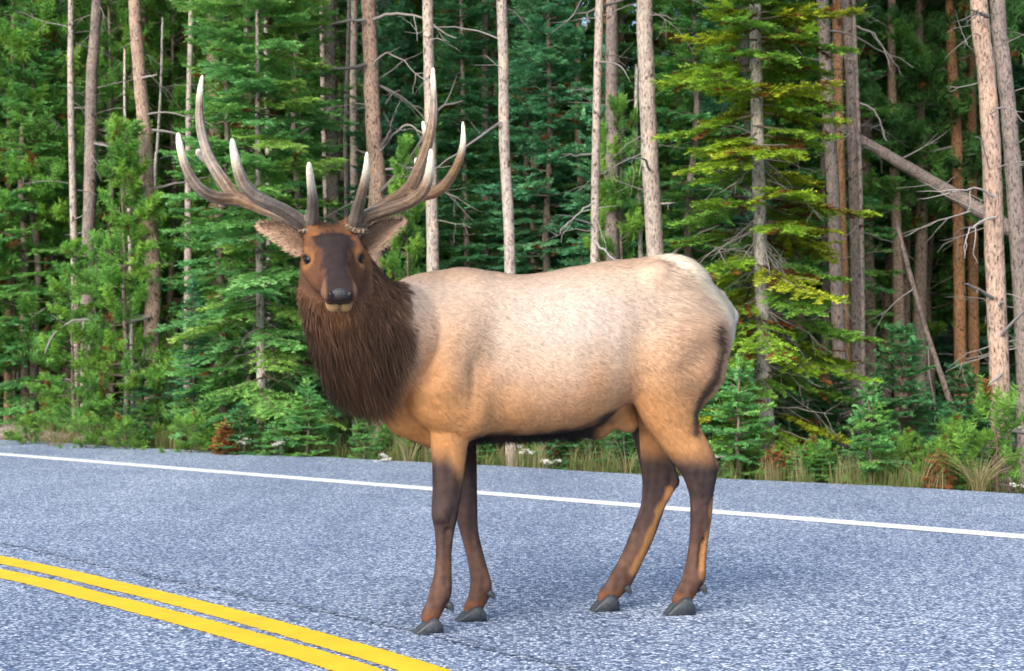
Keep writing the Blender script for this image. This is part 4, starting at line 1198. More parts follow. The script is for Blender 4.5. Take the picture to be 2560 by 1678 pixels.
# (points in the 2380 px view from top to bottom, widths there, distance, colour, number of dead branches, label)
TR = [
 ([(165, 0), (164, 200), (170, 480), (175, 700), (176, 930)], (13, 19), 19.3, PALE, 5, 'slim pale pine trunk standing just in front of a thicker dark grey trunk'),
 ([(226, 0), (214, 180), (210, 400), (205, 620), (203, 940)], (24, 33), 20.2, GREY, 5, 'thick dark grey pine trunk behind the slim pale trunk'),
 ([(312, 0), (322, 140), (338, 340), (344, 480), (356, 640), (352, 800), (356, 985)], (27, 39), 18.2, PINK, 7, 'leaning pinkish pine trunk with a torn bark scar and drooping dead limbs'),
 ([(494, 0), (496, 160), (500, 300), (506, 700)], (29, 36), 22.5, PINK, 2, 'peach lit pine trunk rising behind the bright green spruce'),  # peach tint here stands for warm sunlight on the bark
 ([(541, 0), (530, 100), (520, 220), (508, 420)], (11, 15), 24.0, GREY, 2, 'thin pine trunk tilted against the peach lit trunk'),
 ([(620, 0), (618, 150), (622, 330), (626, 700)], (9, 12), 20.0, WHT, 2, 'very thin whitish trunk next to the bright green spruce'),
 ([(766, 0), (768, 200), (772, 400), (776, 620), (778, 900)], (25, 33), 18.8, GREY, 6, 'grey pine trunk with many bare side limbs behind the brow tine'),
 ([(812, 0), (808, 160), (803, 330), (806, 460), (806, 900)], (9, 13), 19.6, PALE, 2, 'pole thin pale trunk standing before a wider pale trunk'),
 ([(824, 0), (822, 200), (824, 400), (828, 900)], (17, 21), 20.8, PALE, 2, 'pale knotty trunk directly behind the pole thin one'),
 ([(856, 0), (862, 140), (868, 300), (878, 420), (872, 600), (878, 900)], (33, 44), 17.6, PINK, 6, 'stout pinkish pine trunk with forked dead limbs between the antlers'),
 ([(994, 0), (998, 200), (1002, 400), (1006, 620), (1010, 1000)], (25, 31), 16.4, PALE, 3, 'smooth pale pine trunk behind the antler on the withers side'),
 ([(1128, 0), (1128, 200), (1130, 420), (1132, 900)], (16, 20), 21.5, GREY, 3, 'dim grey trunk between the smooth pale trunk and the mottled one'),
 ([(1166, 0), (1170, 150), (1172, 330), (1184, 560), (1186, 800), (1188, 1075)], (24, 28), 14.45, PALE, 3, 'mottled pale trunk rooted at the road edge behind the dip of the back'),
 ([(1393, 0), (1388, 200), (1384, 400), (1382, 600), (1374, 850), (1366, 1085)], (19, 22), 14.7, PALE, 4, 'slender mottled trunk with green pine tufts behind the loin'),
 ([(1408, 0), (1406, 200), (1402, 500), (1400, 900)], (13, 17), 20.5, RUST_SUNLIT, 2, 'rusty trunk half hidden behind the slender mottled trunk'),
 ([(1422, 900), (1422, 1040)], (36, 38), 15.4, GREY, 0, None),
 ([(1480, 150), (1478, 300), (1484, 420), (1488, 560), (1490, 900)], (8, 12), 15.6, WHT, 3, 'crooked thin whitish stem beside the thick mottled trunk'),
 ([(1497, 0), (1503, 180), (1512, 380), (1524, 600), (1532, 800), (1540, 1060)], (37, 44), 15.0, PALE, 4, 'thick mottled pale trunk rising behind the croup'),
 ([(1912, 0), (1922, 200), (1936, 450), (1946, 700), (1955, 900), (1962, 1085)], (28, 34), 17.2, GREY, 3, 'grey brown trunk at the spruce side of the three trunk cluster'),
 ([(1946, 0), (1950, 300), (1958, 600), (1968, 1000)], (22, 28), 18.6, RUST_SUNLIT, 2, 'sunlit trunk in the middle of the three trunk cluster'),
 ([(1968, 0), (1978, 200), (1986, 450), (1992, 700), (1996, 1080)], (25, 30), 17.6, GREY, 4, 'dark grey trunk at the shaded side of the three trunk cluster'),
 ([(1984, 0), (1996, 300), (2004, 600), (2006, 900), (2008, 1080)], (8, 13), 17.0, GREY, 3, 'thin stem leaning along the three trunk cluster'),
 ([(2104, 0), (2107, 300), (2112, 700)], (12, 15), 26.0, RUST_SUNLIT, 2, 'faraway slim rusty trunk above the fallen leaning log'),
 ([(2208, 0), (2214, 180), (2224, 350), (2230, 700)], (22, 27), 22.5, RUST_SUNLIT, 3, 'orange sunlit trunk over the upper end of the leaning log'),  # sunlight painted as orange bark
 ([(2255, 60), (2258, 300), (2262, 700)], (20, 25), 24.0, RUST_SUNLIT, 2, 'second orange trunk just behind the orange sunlit one'),
 ([(2274, 0), (2292, 160), (2304, 350), (2312, 600), (2322, 850), (2330, 1120)], (40, 47), 12.7, PINK, 8, 'thick tan pine with knots and bare curved limbs by the road edge'),
 ([(2318, 0), (2336, 180), (2352, 360), (2366, 560), (2380, 800), (2386, 1100)], (34, 42), 13.6, GREY, 5, 'grey pine leaning close behind the thick tan pine'),
 ([(27, 0), (26, 250), (30, 700)], (9, 13), 25.0, PALE, 1, 'faint pale trunk at the outermost shaded end of the forest'),
 ([(108, 0), (106, 180), (108, 420), (110, 800)], (11, 15), 24.0, RUST_SUNLIT, 2, 'slim rust brown trunk near the dead red needles'),
 ([(80, 190), (82, 420), (84, 600)], (5, 7), 23.0, WHT, 0, 'stick thin bleached snag before the red needles'),
 ([(290, 110), (290, 250), (296, 420), (302, 560)], (5, 9), 19.0, WHT, 2, 'thin bleached sapling stem before the leaning pinkish trunk'),
 ([(378, 40), (374, 200), (366, 340), (360, 440)], (5, 8), 18.6, WHT, 2, 'wavy bleached stem just past the leaning pinkish trunk'),
 ([(428, 0), (426, 160), (420, 300), (410, 460)], (10, 12), 25.0, PINK, 2, 'crooked pinkish trunk between the leaning trunk and the peach trunk'),
 ([(1252, 0), (1250, 200), (1252, 400)], (15, 18), 25.0, DKG, 1, 'dark straight trunk deep among the blue green firs'),
 ([(1232, 0), (1236, 180), (1240, 400), (1244, 600)], (14, 17), 22.5, RUST_SUNLIT, 1, 'reddish trunk glimpsed between the mottled trunk and the firs'),
 ([(1725, 0), (1730, 200), (1735, 500)], (20, 24), 19.0, GREY, 2, 'shaded trunk right behind the yellow green spruce'),
]
rt = np.random.default_rng(21)
for k, (pts, (w0, w1), Y, col, nb, label) in enumerate(TR):
    pp = np.array([D(x, y, Y) for x, y in pts])
    w0m, w1m = w0 * 1.0756 * Y / F_PX / 2, w1 * 1.0756 * Y / F_PX / 2
    rad = np.linspace(w0m, w1m, len(pp))
    # down to the ground
    bot = pp[-1]; g = float(gz(bot[0], bot[1]))
    sl_ = (pp[-1] - pp[-2]) / max(1e-6, (pp[-2, 2] - pp[-1, 2]))
    if bot[2] > g - .1:
        nb_ = bot + sl_ * (bot[2] - g + .25) * np.array([.4, .4, 0]); nb_[2] = g - .25
        pp = np.vstack([pp, nb_]); rad = np.append(rad, w1m * 1.12)
    # up above the frame
    snag = label is not None and ('snag' in label.split(' ')[3:4] or 'sapling stem' in label or 'wavy' in label)
    top = pp[0]; sl2 = (pp[0] - pp[1]) / max(1e-6, pp[0, 2] - pp[1, 2])
    Htop = 13.0 + rt.uniform(-1.5, 2)
    low_top = pts[0][1] > 20
    if label is None: Htop = 9.5; 
    if not low_top or label is None:
        ext = np.array([top + sl2 * dz_ * np.array([.6, .6, 1]) for dz_ in (np.linspace(.35, 1, 3) * (Htop - top[2]))])
        ext[:, 2] = np.linspace(top[2], Htop, 4)[1:]
        pp = np.vstack([ext[::-1], pp]); rad = np.concatenate([[w0m * .30, w0m * .62, w0m * .85], rad])
    base = pp[-1] + np.array([0, 0, .25])
    root = empty('pine_tree', base)
    tag(root, label or 'grey trunk visible under the belly of the elk between its legs', 'tree', None)
    loc = pp[::-1] - base; rd = rad[::-1]
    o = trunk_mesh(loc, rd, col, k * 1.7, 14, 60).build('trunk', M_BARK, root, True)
    if not low_top and w1 > 15:
        t = loc[-1]
        for nm, d in (('crown', KIND['pine_top'][0]), ('twigs', KIND['pine_top'][1])):
            c_ = bpy.data.objects.new(nm, d); C.objects.link(c_); c_.parent = root
            c_.location = (t[0], t[1], t[2] - 5.0); c_.rotation_euler = (0, 0, k * 1.3)
            if nm == 'twigs': c_['kind'] = 'stuff'
    # fine dead twigs
    tmb = MB()
    for b in range(int(nb * 3)):
        z_ = rt.uniform(.4, min(6.5, loc[-1, 2] * .95)); c3 = np.array([np.interp(z_, loc[:, 2], loc[:, i]) for i in range(3)])
        az = rt.uniform(0, 6.28); dv = np.array([math.cos(az), math.sin(az), rt.normal(-.05, .35)]); dv /= np.linalg.norm(dv)
        L_ = rt.uniform(.25, .9); tt = np.linspace(0, 1, 6); cb = np.array([.27, .245, .23]) * rt.uniform(.5, 1.25)
        q_ = c3 + dv * (L_ * tt)[:, None] + np.array([0, 0, -1.0]) * (rt.uniform(-.1, .5) * L_ * tt ** 2)[:, None] + rt.normal(0, .02, (6, 3)) * tt[:, None]
        tmb.tube(q_, np.linspace(.007, .002, 6), 4, cb)
        for _ in range(3):
            k_ = rt.integers(2, 5); d2 = dv * .5 + rt.normal(0, .6, 3); d2 /= np.linalg.norm(d2)
            tmb.tube(q_[k_] + d2 * (rt.uniform(.08, .3) * np.linspace(0, 1, 4))[:, None] + rt.normal(0, .01, (4, 3)) * np.linspace(0, 1, 4)[:, None], np.linspace(.0035, .0014, 4), 3, cb)
    if tmb.v: tmb.build('dead_twigs', M_TWIG, root, kind='stuff')
    # bare limbs
    zz = loc[:, 2]
    for b in range(nb):
        z_ = rt.uniform(.5, min(6.3, zz[-1] * .95)) ; 
        c3 = np.array([np.interp(z_, zz, loc[:, i]) for i in range(3)]); rr = np.interp(z_, zz, rd)
        az = rt.uniform(-2.6, -.5) if rt.random() < .35 else rt.choice([0, math.pi]) + rt.normal(0, .5)
        dv = np.array([math.cos(az), math.sin(az), rt.normal(.12, .28)])
        L_ = rt.uniform(.15, .35) if rt.random() < .3 else rt.uniform(.4, 1.25) * min(1.0, w1 / 20 + .3)
        cb = np.array([.27, .25, .24]) * rt.uniform(.55, 1.25)
        dead_branch(root, c3 + dv / np.linalg.norm(dv) * rr * .6, dv, L_, min(.022, rr * .28) * rt.uniform(.6, 1.1), rt, cb, forks=rt.integers(0, 4))
# ------------------------------------------------------------------ forest: spruces with a trunk of their own
def big_spruce(pts, widths, Y, col, crown_fn, label, dead_n, dead_z, cz):
    pp = np.array([D(x, y, Y) for x, y in pts]); w0m, w1m = [w * 1.0756 * Y / F_PX / 2 for w in widths]
    g = float(gz(pp[-1, 0], pp[-1, 1]))
    rad = np.linspace(w0m, w1m, len(pp))
    pp = np.vstack([pp, [pp[-1, 0], pp[-1, 1], g - .2]]); rad = np.append(rad, w1m * 1.1)
    base = np.array([pp[-1, 0], pp[-1, 1], g])
    root = empty('spruce_tree', base); tag(root, label, 'tree')
    top = pp[0] + (pp[0] - pp[1]) / (pp[0, 2] - pp[1, 2]) * (cz - pp[0, 2]) * np.array([.3, .3, 1])
    pp = np.vstack([top, pp]); rad = np.concatenate([[.006], rad])
    loc = pp[::-1] - base
    trunk_mesh(loc, rad[::-1], col, Y, 14, 60).build('trunk', M_BARK, root, True)
    fo, tw = crown_fn(cz - base[2])
    for mb in (fo, tw):       # bend the crown along the trunk
        v = np.concatenate(mb.v)
        zs, o_ = np.unique(loc[:, 2], return_index=True)
        v[:, 0] += np.interp(v[:, 2], zs, loc[o_, 0]); v[:, 1] += np.interp(v[:, 2], zs, loc[o_, 1]); mb.v = [v]
    fo.build('crown', M_LEAF, root); t = tw.build('twigs', M_TWIG, root); t['kind'] = 'stuff'
    r = np.random.default_rng(int(Y * 10))
    zs = loc[:, 2]
    mb = MB()
    for b in range(dead_n):
        z_ = r.uniform(*dead_z); c3 = np.array([np.interp(z_, zs, loc[:, i]) for i in range(3)])
        az = r.uniform(0, 6.28); dv = np.array([math.cos(az), math.sin(az), r.normal(-.35, .3)]); dv /= np.linalg.norm(dv)
        L_ = r.uniform(.25, .85); n = 7; tt = np.linspace(0, 1, n)
        pts_ = c3 + dv * (L_ * tt)[:, None] + np.array([0, 0, -1.0]) * (r.uniform(0, .5) * L_ * tt ** 2)[:, None] + r.normal(0, .02, (n, 3)) * tt[:, None]
        cb = np.array([.26, .235, .22]) * r.uniform(.6, 1.2)
        mb.tube(pts_, np.linspace(.008, .002, n), 4, cb)
        for _ in range(4):
            k = r.integers(1, n - 1); d2 = dv * .5 + r.normal(0, .6, 3) + np.array([0, 0, -.3]); d2 /= np.linalg.norm(d2)
            l2 = r.uniform(.1, .35); q = pts_[k] + d2 * (l2 * np.linspace(0, 1, 4))[:, None] + r.normal(0, .012, (4, 3)) * np.linspace(0, 1, 4)[:, None]
            mb.tube(q, np.linspace(.004, .0014, 4), 3, cb)
    if dead_n:
        d_ = mb.build('dead_twigs', M_TWIG, root); d_['kind'] = 'stuff'
    return root
big_spruce([(598, 60), (600, 300), (603, 600), (607, 850), (609, 1030)], (8, 26), 16.7, WHT,
           lambda h: conifer('fir', 31, h, 1.22, .30, .27, 6, [(.20, .47, .13), (.24, .50, .12), (.17, .42, .14), (.28, .49, .10)], shoot=.095, brown=.02, gap=.20, droop=.34, dens=1.1, prof=.45),
           'bright green spruce with drooping boughs growing behind the antlered head', 40, (.4, 2.2), 8.8)
big_spruce([(1755, 0), (1758, 200), (1764, 450), (1770, 650), (1778, 900), (1784, 1040)], (26, 38), 14.0, WHT,
           lambda h: conifer('fir', 32, h, 1.10, .7, .30, 6, BRIGHT, shoot=.095, brown=.10, gap=.11, droop=.36, dens=1.15, prof=.38),
           'yellow green spruce with rusty needles and a whitish trunk beyond the rump', 90, (.5, 3.4), 8.6)
big_spruce([(1072, 0), (1076, 200), (1080, 400), (1086, 600), (1090, 900)], (8, 17), 18.0, GREY,
           lambda h: conifer('fir', 33, h, .62, 1.6, .22, 6, [(.075, .24, .11), (.09, .26, .11)], shoot=.09, brown=.01, gap=.08, droop=.10, dens=1.0, prof=.5),
           'narrow dark green fir with a thin trunk next to the withers', 14, (.5, 1.6), 8.0)

# limbs that show clearly, on the trunks they grow from (trunk number, points in the view, width)
LIMBS = [(9, [(850, 150), (800, 162), (760, 158), (700, 140), (640, 112)], 10, .5), (9, [(868, 45), (920, 32), (985, 45), (1060, 92)], 8, 1), (9, [(868, 152), (905, 125), (985, 185)], 6, 1),
         (9, [(886, 345), (905, 305), (918, 262)], 10, .45), (9, [(884, 445), (940, 388), (985, 320), (1022, 250), (1075, 236)], 12, .6), (9, [(850, 46), (790, 50), (715, 78)], 8, 1), (9, [(885, 350), (940, 292), (990, 315)], 7, 1.1),
         (6, [(760, 178), (700, 160), (640, 130)], 6, .6), (6, [(762, 296), (715, 300), (690, 318)], 6, .9), (6, [(764, 460), (720, 468), (690, 490)], 7, .8),
         (2, [(350, 735), (300, 748), (240, 745), (180, 746), (130, 770), (104, 820)], 10, .9), (2, [(300, 748), (295, 790), (312, 850)], 5, 1), (2, [(240, 745), (215, 790), (200, 830)], 5, 1.1), (2, [(350, 790), (330, 830), (312, 862)], 6, 1), (2, [(330, 300), (290, 300), (235, 305)], 6, .9),
         (25, [(2310, 458), (2270, 440), (2205, 447)], 7, 1.15), (25, [(2314, 505), (2268, 522), (2246, 552)], 7, 1.2), (25, [(2328, 872), (2300, 892), (2266, 925)], 8, 1.1), (25, [(2296, 40), (2262, 26)], 10, .5), (25, [(2300, 265), (2330, 250), (2370, 262)], 6, .8),
         (20, [(1986, 60), (2035, 85), (2070, 150)], 6, 1), (20, [(1988, 235), (2035, 262), (2062, 330)], 6, 1.1), (14, [(1404, 330), (1440, 322), (1475, 340)], 6, 1), (13, [(1380, 470), (1340, 500), (1300, 540)], 5, 1.1), (13, [(1380, 560), (1420, 600), (1455, 612)], 6, 1.2)]
troots = [o for o in C.objects if o.name.startswith('pine_tree') and o.type == 'EMPTY']
for ti, pts, w, lum in LIMBS:
    Y = TR[ti][2]; root = troots[ti]; n = len(pts)
    pp = np.array([D(x, y, Y - .12 - .12 * k) for k, (x, y) in enumerate(pts)]) - np.array(root.location)
    r0 = w * 1.0756 * Y / F_PX / 2
    P4 = catmull(pp, 12); mb = MB(); cb = np.array([.26, .24, .23]) * lum
    P4[1:] += rt.normal(0, .008, (11, 3))
    mb.tube(P4, np.linspace(r0, r0 * .35, 12), 6, cb)
    for q in range(3):
        k = rt.integers(4, 11); d2 = (P4[-1] - P4[0]) / np.linalg.norm(P4[-1] - P4[0]) * .6 + rt.normal(0, .5, 3) + np.array([0, 0, -.25]); d2 /= np.linalg.norm(d2)
        mb.tube(P4[k] + d2 * (rt.uniform(.15, .4) * np.linspace(0, 1, 5))[:, None] + rt.normal(0, .012, (5, 3)) * np.linspace(0, 1, 5)[:, None], np.linspace(r0 * .4, r0 * .15, 5), 4, cb * 1.1)
    mb.build('branch', M_TWIG, root)

# firs and pines standing at their own places (view x, distance, kind, scale, height scale, label)
def at_view(x, Y): return (x * 1.0756 - 1280) / F_PX * Y
PL = [
 ('fir_tree', 'fir_dense', 1275, 17.6, .95, 1.1, 'dense blue green fir filling the gap above the back of the elk'),
 ('fir_tree', 'fir_blue', 1410, 17.0, .85, .95, 'blue green fir beside the slender mottled trunk'),
 ('fir_tree', 'fir_dense', 1225, 18.6, .8, 1.2, 'tall dark fir behind the mottled trunk at the road edge'),
 ('fir_tree', 'fir_green', 1610, 17.2, .95, 1.1, 'deep green fir between the thick mottled trunk and the yellow green spruce'),
 ('fir_tree', 'fir_blue', 1680, 18.5, 1.1, 1.3, 'shaded blue fir at the back of the yellow green spruce'),
 ('fir_tree', 'fir_green', 690, 18.6, .95, 1.15, 'green fir filling the space below the antlers'),
 ('fir_tree', 'fir_green', 520, 18.2, .85, 1.05, 'green fir between the peach trunk and the bright green spruce'),
 ('fir_tree', 'fir_blue', 900, 19.5, 1.0, 1.3, 'blue green fir in the shade behind the turned head'),
 ('fir_tree', 'fir_blue', 450, 17.4, .42, .42, 'small blue green fir at the foot of the bright green spruce'),
 ('pine_sapling', 'pine_young', 1440, 15.4, .62, .85, 'tufty yellow green pine growing around the slender mottled trunk'),
 ('pine_sapling', 'pine_young', 290, 17.8, .80, .85, 'bushy young pine with bright tufts before the leaning pinkish trunk'),
 ('pine_sapling', 'pine_young', 170, 18.4, .66, .55, 'low bushy pine at the foot of the slim pale trunk'),
 ('pine_sapling', 'pine_young', 945, 17.0, .5, .8, 'young pine with bright tufts between the ear and the smooth pale trunk'),
 ('pine_tree', 'pine_mid', 60, 21.0, .95, 1.0, 'green pine screening the outermost trunks'),
 ('pine_tree', 'pine_mid', 255, 21.5, .9, 1.0, 'green pine filling the gap between grey and pinkish trunks'),
 ('pine_tree', 'pine_mid', 400, 22.5, .9, 1.05, 'green pine behind the main beam of the antlers'),
 ('fir_sapling', 'sapling_a', 716, 15.6, .85, .85, 'small green fir sapling below the dark mane'),
 ('fir_sapling', 'sapling_a', 846, 15.2, .52, .6, 'tiny fir sapling under the breast of the elk'),
 ('fir_sapling', 'sapling_a', 1716, 13.3, 1.05, 1.12, 'pale green fir sapling just behind the hind legs'),
 ('fir_sapling', 'sapling_b', 2095, 14.3, .95, 1.02, 'dark layered fir sapling between the trunk cluster and the tan pine'),
 ('fir_sapling', 'sapling_a', 2022, 12.75, .78, .95, 'thin stemmed fir sapling in front of the trunk cluster'),
 ('fir_sapling', 'sapling_b', 1910, 14.6, .75, .6, 'low fir sapling beneath the yellow green spruce'),
 ('fir_sapling', 'sapling_a', 1330, 14.6, .8, .55, 'low fir sapling seen under the belly'),
 ('fir_sapling', 'sapling_b', 1290, 14.5, .62, .5, 'dark low fir sapling between the two trunk bases under the belly'),
 ('fir_sapling', 'sapling_b', 1450, 14.2, .6, .5, 'low fir sapling between the belly and the hind legs'),
 ('fir_sapling', 'sapling_b', 2230, 15.5, .9, .8, 'shaded fir sapling behind the slanting dead stem'),
 ('fir_sapling', 'sapling_b', 560, 15.9, .55, .45, 'low spreading fir sapling at the foot of the bright spruce'),
 ('fir_sapling', 'sapling_a', 640, 15.7, .6, .5, 'low fir sapling between the spruce trunk and the small green fir'),
 ('fir_sapling', 'sapling_a', 1110, 14.8, .6, .45, 'low fir sapling behind the front legs'),
 ('fir_sapling', 'sapling_b', 1650, 13.9, .6, .55, 'spreading fir sapling behind the hock'),
 ('fir_sapling', 'sapling_b', 330, 17.6, .7, .6, 'dim fir sapling among the dead limbs of the leaning pinkish trunk'),
 ('pine_seedling', 'pine_small', 2316, 12.15, .95, .95, 'upright pine seedling in front of the thick tan pine'),
 ('pine_seedling', 'pine_small', 2180, 12.4, .55, .5, 'browning pine seedling near the slanting dead stem'),
 ('pine_seedling', 'pine_small', 200, 16.9, .7, .5, 'small pine seedling before the ground logs'),
 ('pine_seedling', 'pine_small', 292, 16.7, .75, .5, 'small pine seedling at the foot of the leaning pinkish trunk'),
 ('pine_seedling', 'pine_small', 60, 17.6, .7, .5, 'small pine seedling at the end of the ground logs'),
 ('pine_seedling', 'pine_small', 445, 16.2, .8, .55, 'small pine seedling beside the rusty dead seedling'),
 ('pine_seedling', 'pine_small', 1905, 13.0, .6, .45, 'small pine seedling below the yellow green spruce'),
]
for i, (nm, kd, x, Y, s, sz, lab) in enumerate(PL):
    plant_tree(nm, kd, at_view(x, Y), Y, s, i * 2.1, lab, sz=sz)

LAND = [(40, 'the outermost pale trunk'), (170, 'the slim pale trunk'), (345, 'the leaning pinkish trunk'), (495, 'the peach lit trunk'), (605, 'the bright green spruce'), (770, 'the grey trunk with bare limbs'),
        (868, 'the stout pinkish trunk'), (1000, 'the smooth pale trunk'), (1085, 'the narrow dark fir'), (1178, 'the mottled road edge trunk'), (1290, 'the dense blue green fir'), (1388, 'the slender mottled trunk'), (1512, 'the thick mottled trunk'),
        (1610, 'the deep green fir'), (1765, 'the yellow green spruce'), (1950, 'the three trunk cluster'), (2107, 'the leaning log'), (2225, 'the orange sunlit trunk'), (2310, 'the thick tan pine'), (2360, 'the leaning grey pine')]
def where(lab, x, y):
    v = (x / y * F_PX + 1280) / 1.0756
    far = 'close behind' if y < 24 else 'some way behind' if y < 30 else 'deep in the wood behind' if y < 42 else 'at the far back behind'
    if v < -60 or v > 2440: return lab + ' past the end of the row behind ' + (LAND[0][1] if v < 0 else LAND[-1][1])
    return '%s %s %s' % (lab, far, min(LAND, key=lambda q: abs(q[0] - v))[1])
# background rows: look-alikes told apart only by where they stand
rb = np.random.default_rng(5)
BG = [('pine_tree', 'pine_tall', 'tall dark pine', 'tall pines deep in the forest'),
      ('pine_tree', 'pine_mid', 'bushy green pine', 'bushy pines deep in the forest'),
      ('fir_tree', 'fir_green', 'slim green fir', 'slim firs deep in the forest'),
      ('fir_tree', 'fir_dense', 'dense blue green fir', 'dense firs deep in the forest')]
cells = []
Yb = 22.0
while Yb < 64:
    hwid = .40 * Yb + 2
    st = 1.35 + .035 * (Yb - 22)
    for x in np.arange(-hwid, hwid, st):
        cells.append((x + rb.uniform(-.6, .6), Yb + rb.uniform(-1.2, 1.2)))
    Yb += 2.6 + .07 * (Yb - 22)
for k in range(70):          # the wood goes on past both ends of the view
    y = rb.uniform(14, 46); sg_ = -1 if k < 46 else 1
    x = sg_ * (.40 * y + 2.5 + rb.uniform(0, .35) * y)
    if edge_dist(x, y) > 2.2: cells.append((x, y))
cells += [(at_view(1140, 25.5), 25.5), (at_view(1120, 30), 30.0)]
for x, y in cells:
    side = x / y
    pr = [.38, .30, .20, .12] if abs(side + .02) > .17 else [.25, .2, .30, .25]
    if side > .2: pr = [.50, .30, .15, .05]
    k = rb.choice(4, p=pr)
    nm, kd, lab, grp = BG[k]
    s = rb.uniform(.85, 1.2) * (1.0 if y < 35 else 1.15)
    plant_tree(nm, kd, x, y, s, rb.uniform(0, 6.28), where(lab, x, y), grp, sz=s * rb.uniform(.95, 1.25))
# bare trunks between them
o_trs = [stem(13.0, .10, (.40, .31, .25), 77), stem(13.0, .085, (.52, .36, .25), 78), stem(13.0, .07, (.46, .42, .39), 79)]  # peach stem: sunlit look put into its bark colour
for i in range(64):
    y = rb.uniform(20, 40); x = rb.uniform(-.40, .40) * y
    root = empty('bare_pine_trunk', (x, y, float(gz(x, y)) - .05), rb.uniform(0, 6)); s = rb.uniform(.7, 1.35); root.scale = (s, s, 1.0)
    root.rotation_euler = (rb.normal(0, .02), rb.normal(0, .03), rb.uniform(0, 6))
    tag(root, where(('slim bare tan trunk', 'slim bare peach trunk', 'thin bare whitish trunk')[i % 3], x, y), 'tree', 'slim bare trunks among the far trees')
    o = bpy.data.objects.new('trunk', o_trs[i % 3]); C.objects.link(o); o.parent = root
# ------------------------------------------------------------------ fallen and leaning logs
def log(name, pts, widths, label, cat, col, nb=0, seed=0):
    pp = np.array(pts, float); base = pp[-1].copy()
    root = empty(name, base); tag(root, label, cat)
    trunk_mesh(pp - base, np.array(widths), col, seed, 12, 30).build('log', M_BARK, root, True)
    r = np.random.default_rng(seed + 3)
    for b in range(nb):
        u = r.uniform(.1, .9); k = u * (len(pp) - 1); i = int(k); f = k - i
        o = pp[i] * (1 - f) + pp[min(i + 1, len(pp) - 1)] * f - base
        dv = np.array([r.normal(0, .6), r.normal(-.2, .4), r.normal(-.2, .8)])
        dead_branch(root, o, dv, r.uniform(.3, .9), .010, r, np.array([.27, .25, .24]) * r.uniform(.7, 1.2), 3)
log('leaning_log', [D(1960, 300, 17.9), D(2060, 360, 17.0), D(2170, 425, 15.9), D(2290, 497, 14.7), D(2420, 575, 13.9)], [.06, .065, .07, .075, .08], 'fallen grey trunk propped slantwise between standing pines', 'log', GREY, 7, 3)
p_ = D(2262, 1085, 14.6)
log('slanting_stem', [D(2085, 520, 15.6), D(2105, 600, 15.5), D(2150, 760, 15.2), D(2200, 910, 14.9), D(2262, 1095, 14.6)], [.022, .026, .028, .03, .034], 'slanting dead stem leaning over the shaded fir saplings', 'dead tree', DKG, 2, 5)
def gp(x, y, dz=0.0): return np.array([x, y, float(gz(x, y)) + dz])
for k, (x0, x1, Y, r_, dz, lab) in enumerate((( -40, 95, 19.4, .13, .10, 'thick dark log lying under the shaded pines'), (-60, 175, 18.6, .10, .07, 'long grey log lying below the thick dark log'),
                                  (170, 300, 18.0, .07, .05, 'short weathered log before the leaning pinkish trunk'), (2290, 2420, 16.5, .07, .25, 'pale bare log lying behind the thick tan pine'))):
    xa, xb = at_view(x0, Y), at_view(x1, Y)
    log('fallen_log', [gp(xa, Y + .2, dz), gp(xa * .6 + xb * .4, Y + .1, dz + .02), gp(xb, Y, dz)], [r_ * 1.05, r_, r_ * .9], lab, 'log', GREY if k != 3 else WHT, 2, 40 + k)

# ------------------------------------------------------------------ grass and small plants along the road edge
rg = np.random.default_rng(12)
M_GRASS = tint_mat('grass_blades', rough=.6, spec=.2, transl=.25)
def blades(n, tmin, tmax, dmin, dmax, hmin, hmax, cols, w, bend, clump=0):
    t = rg.uniform(tmin, tmax, n); d = rg.uniform(dmin, dmax, n) if not clump else np.abs(rg.normal(0, 1, n)) * (dmax - dmin) * .5 + dmin
    if clump:
        ct = rg.uniform(tmin, tmax, clump); cd = rg.uniform(dmin, dmax, clump); k = rg.integers(0, clump, n)
        t = ct[k] + rg.normal(0, .0028, n); d = cd[k] + rg.normal(0, .05, n)
    xy = EDGE[0] + (EDGE[1] - EDGE[0]) * t[:, None] + en * d[:, None]
    p = np.column_stack([xy, gz(xy[:, 0], xy[:, 1]) - .01])
    h = rg.uniform(hmin, hmax, n); az = rg.uniform(0, 6.28, n)
    out = np.column_stack([np.cos(az), np.sin(az), 0 * az]) * (h * rg.uniform(.1, 1, n) * bend)[:, None]
    sdv = np.column_stack([-np.sin(az), np.cos(az), 0 * az]) * (w * rg.uniform(.6, 1.3, n) / 2)[:, None]
    up = np.array([0, 0, 1.0])
    m = p + out * .3 + up * (h * .55)[:, None]; tp = p + out + up * (h * rg.uniform(.8, 1, n))[:, None]
    V = np.stack([p - sdv, p + sdv, m + sdv * .7, m - sdv * .7, tp], 1).reshape(-1, 3)
    b = np.arange(n)[:, None] * 5
    c = np.array(cols)[rg.integers(0, len(cols), n)] * rg.uniform(.7, 1.3, (n, 1))
    return V, b + np.array([[0, 1, 2, 3]]), b + np.array([[3, 2, 4]]), np.repeat(c, 5, axis=0)
g1 = MB()
g1.add(*blades(26000, -.25, 1.25, .02, 1.6, .05, .22, [(.10, .15, .035), (.14, .17, .05), (.20, .19, .075), (.07, .12, .035)], .006, .6, 900))
g1.add(*blades(7000, -.25, 1.25, .05, 1.3, .18, .42, [(.30, .26, .13), (.24, .22, .10), (.16, .17, .06)], .0045, .55, 260))
g1.add(*blades(14000, -.25, 1.25, 1.0, 5.0, .06, .25, [(.05, .10, .025), (.07, .11, .03)], .010, .7, 500))
g = g1.build('grass', M_GRASS, None, False, 'stuff'); g['label'] = 'dry and green grass along the far road edge'; g['category'] = 'grass'
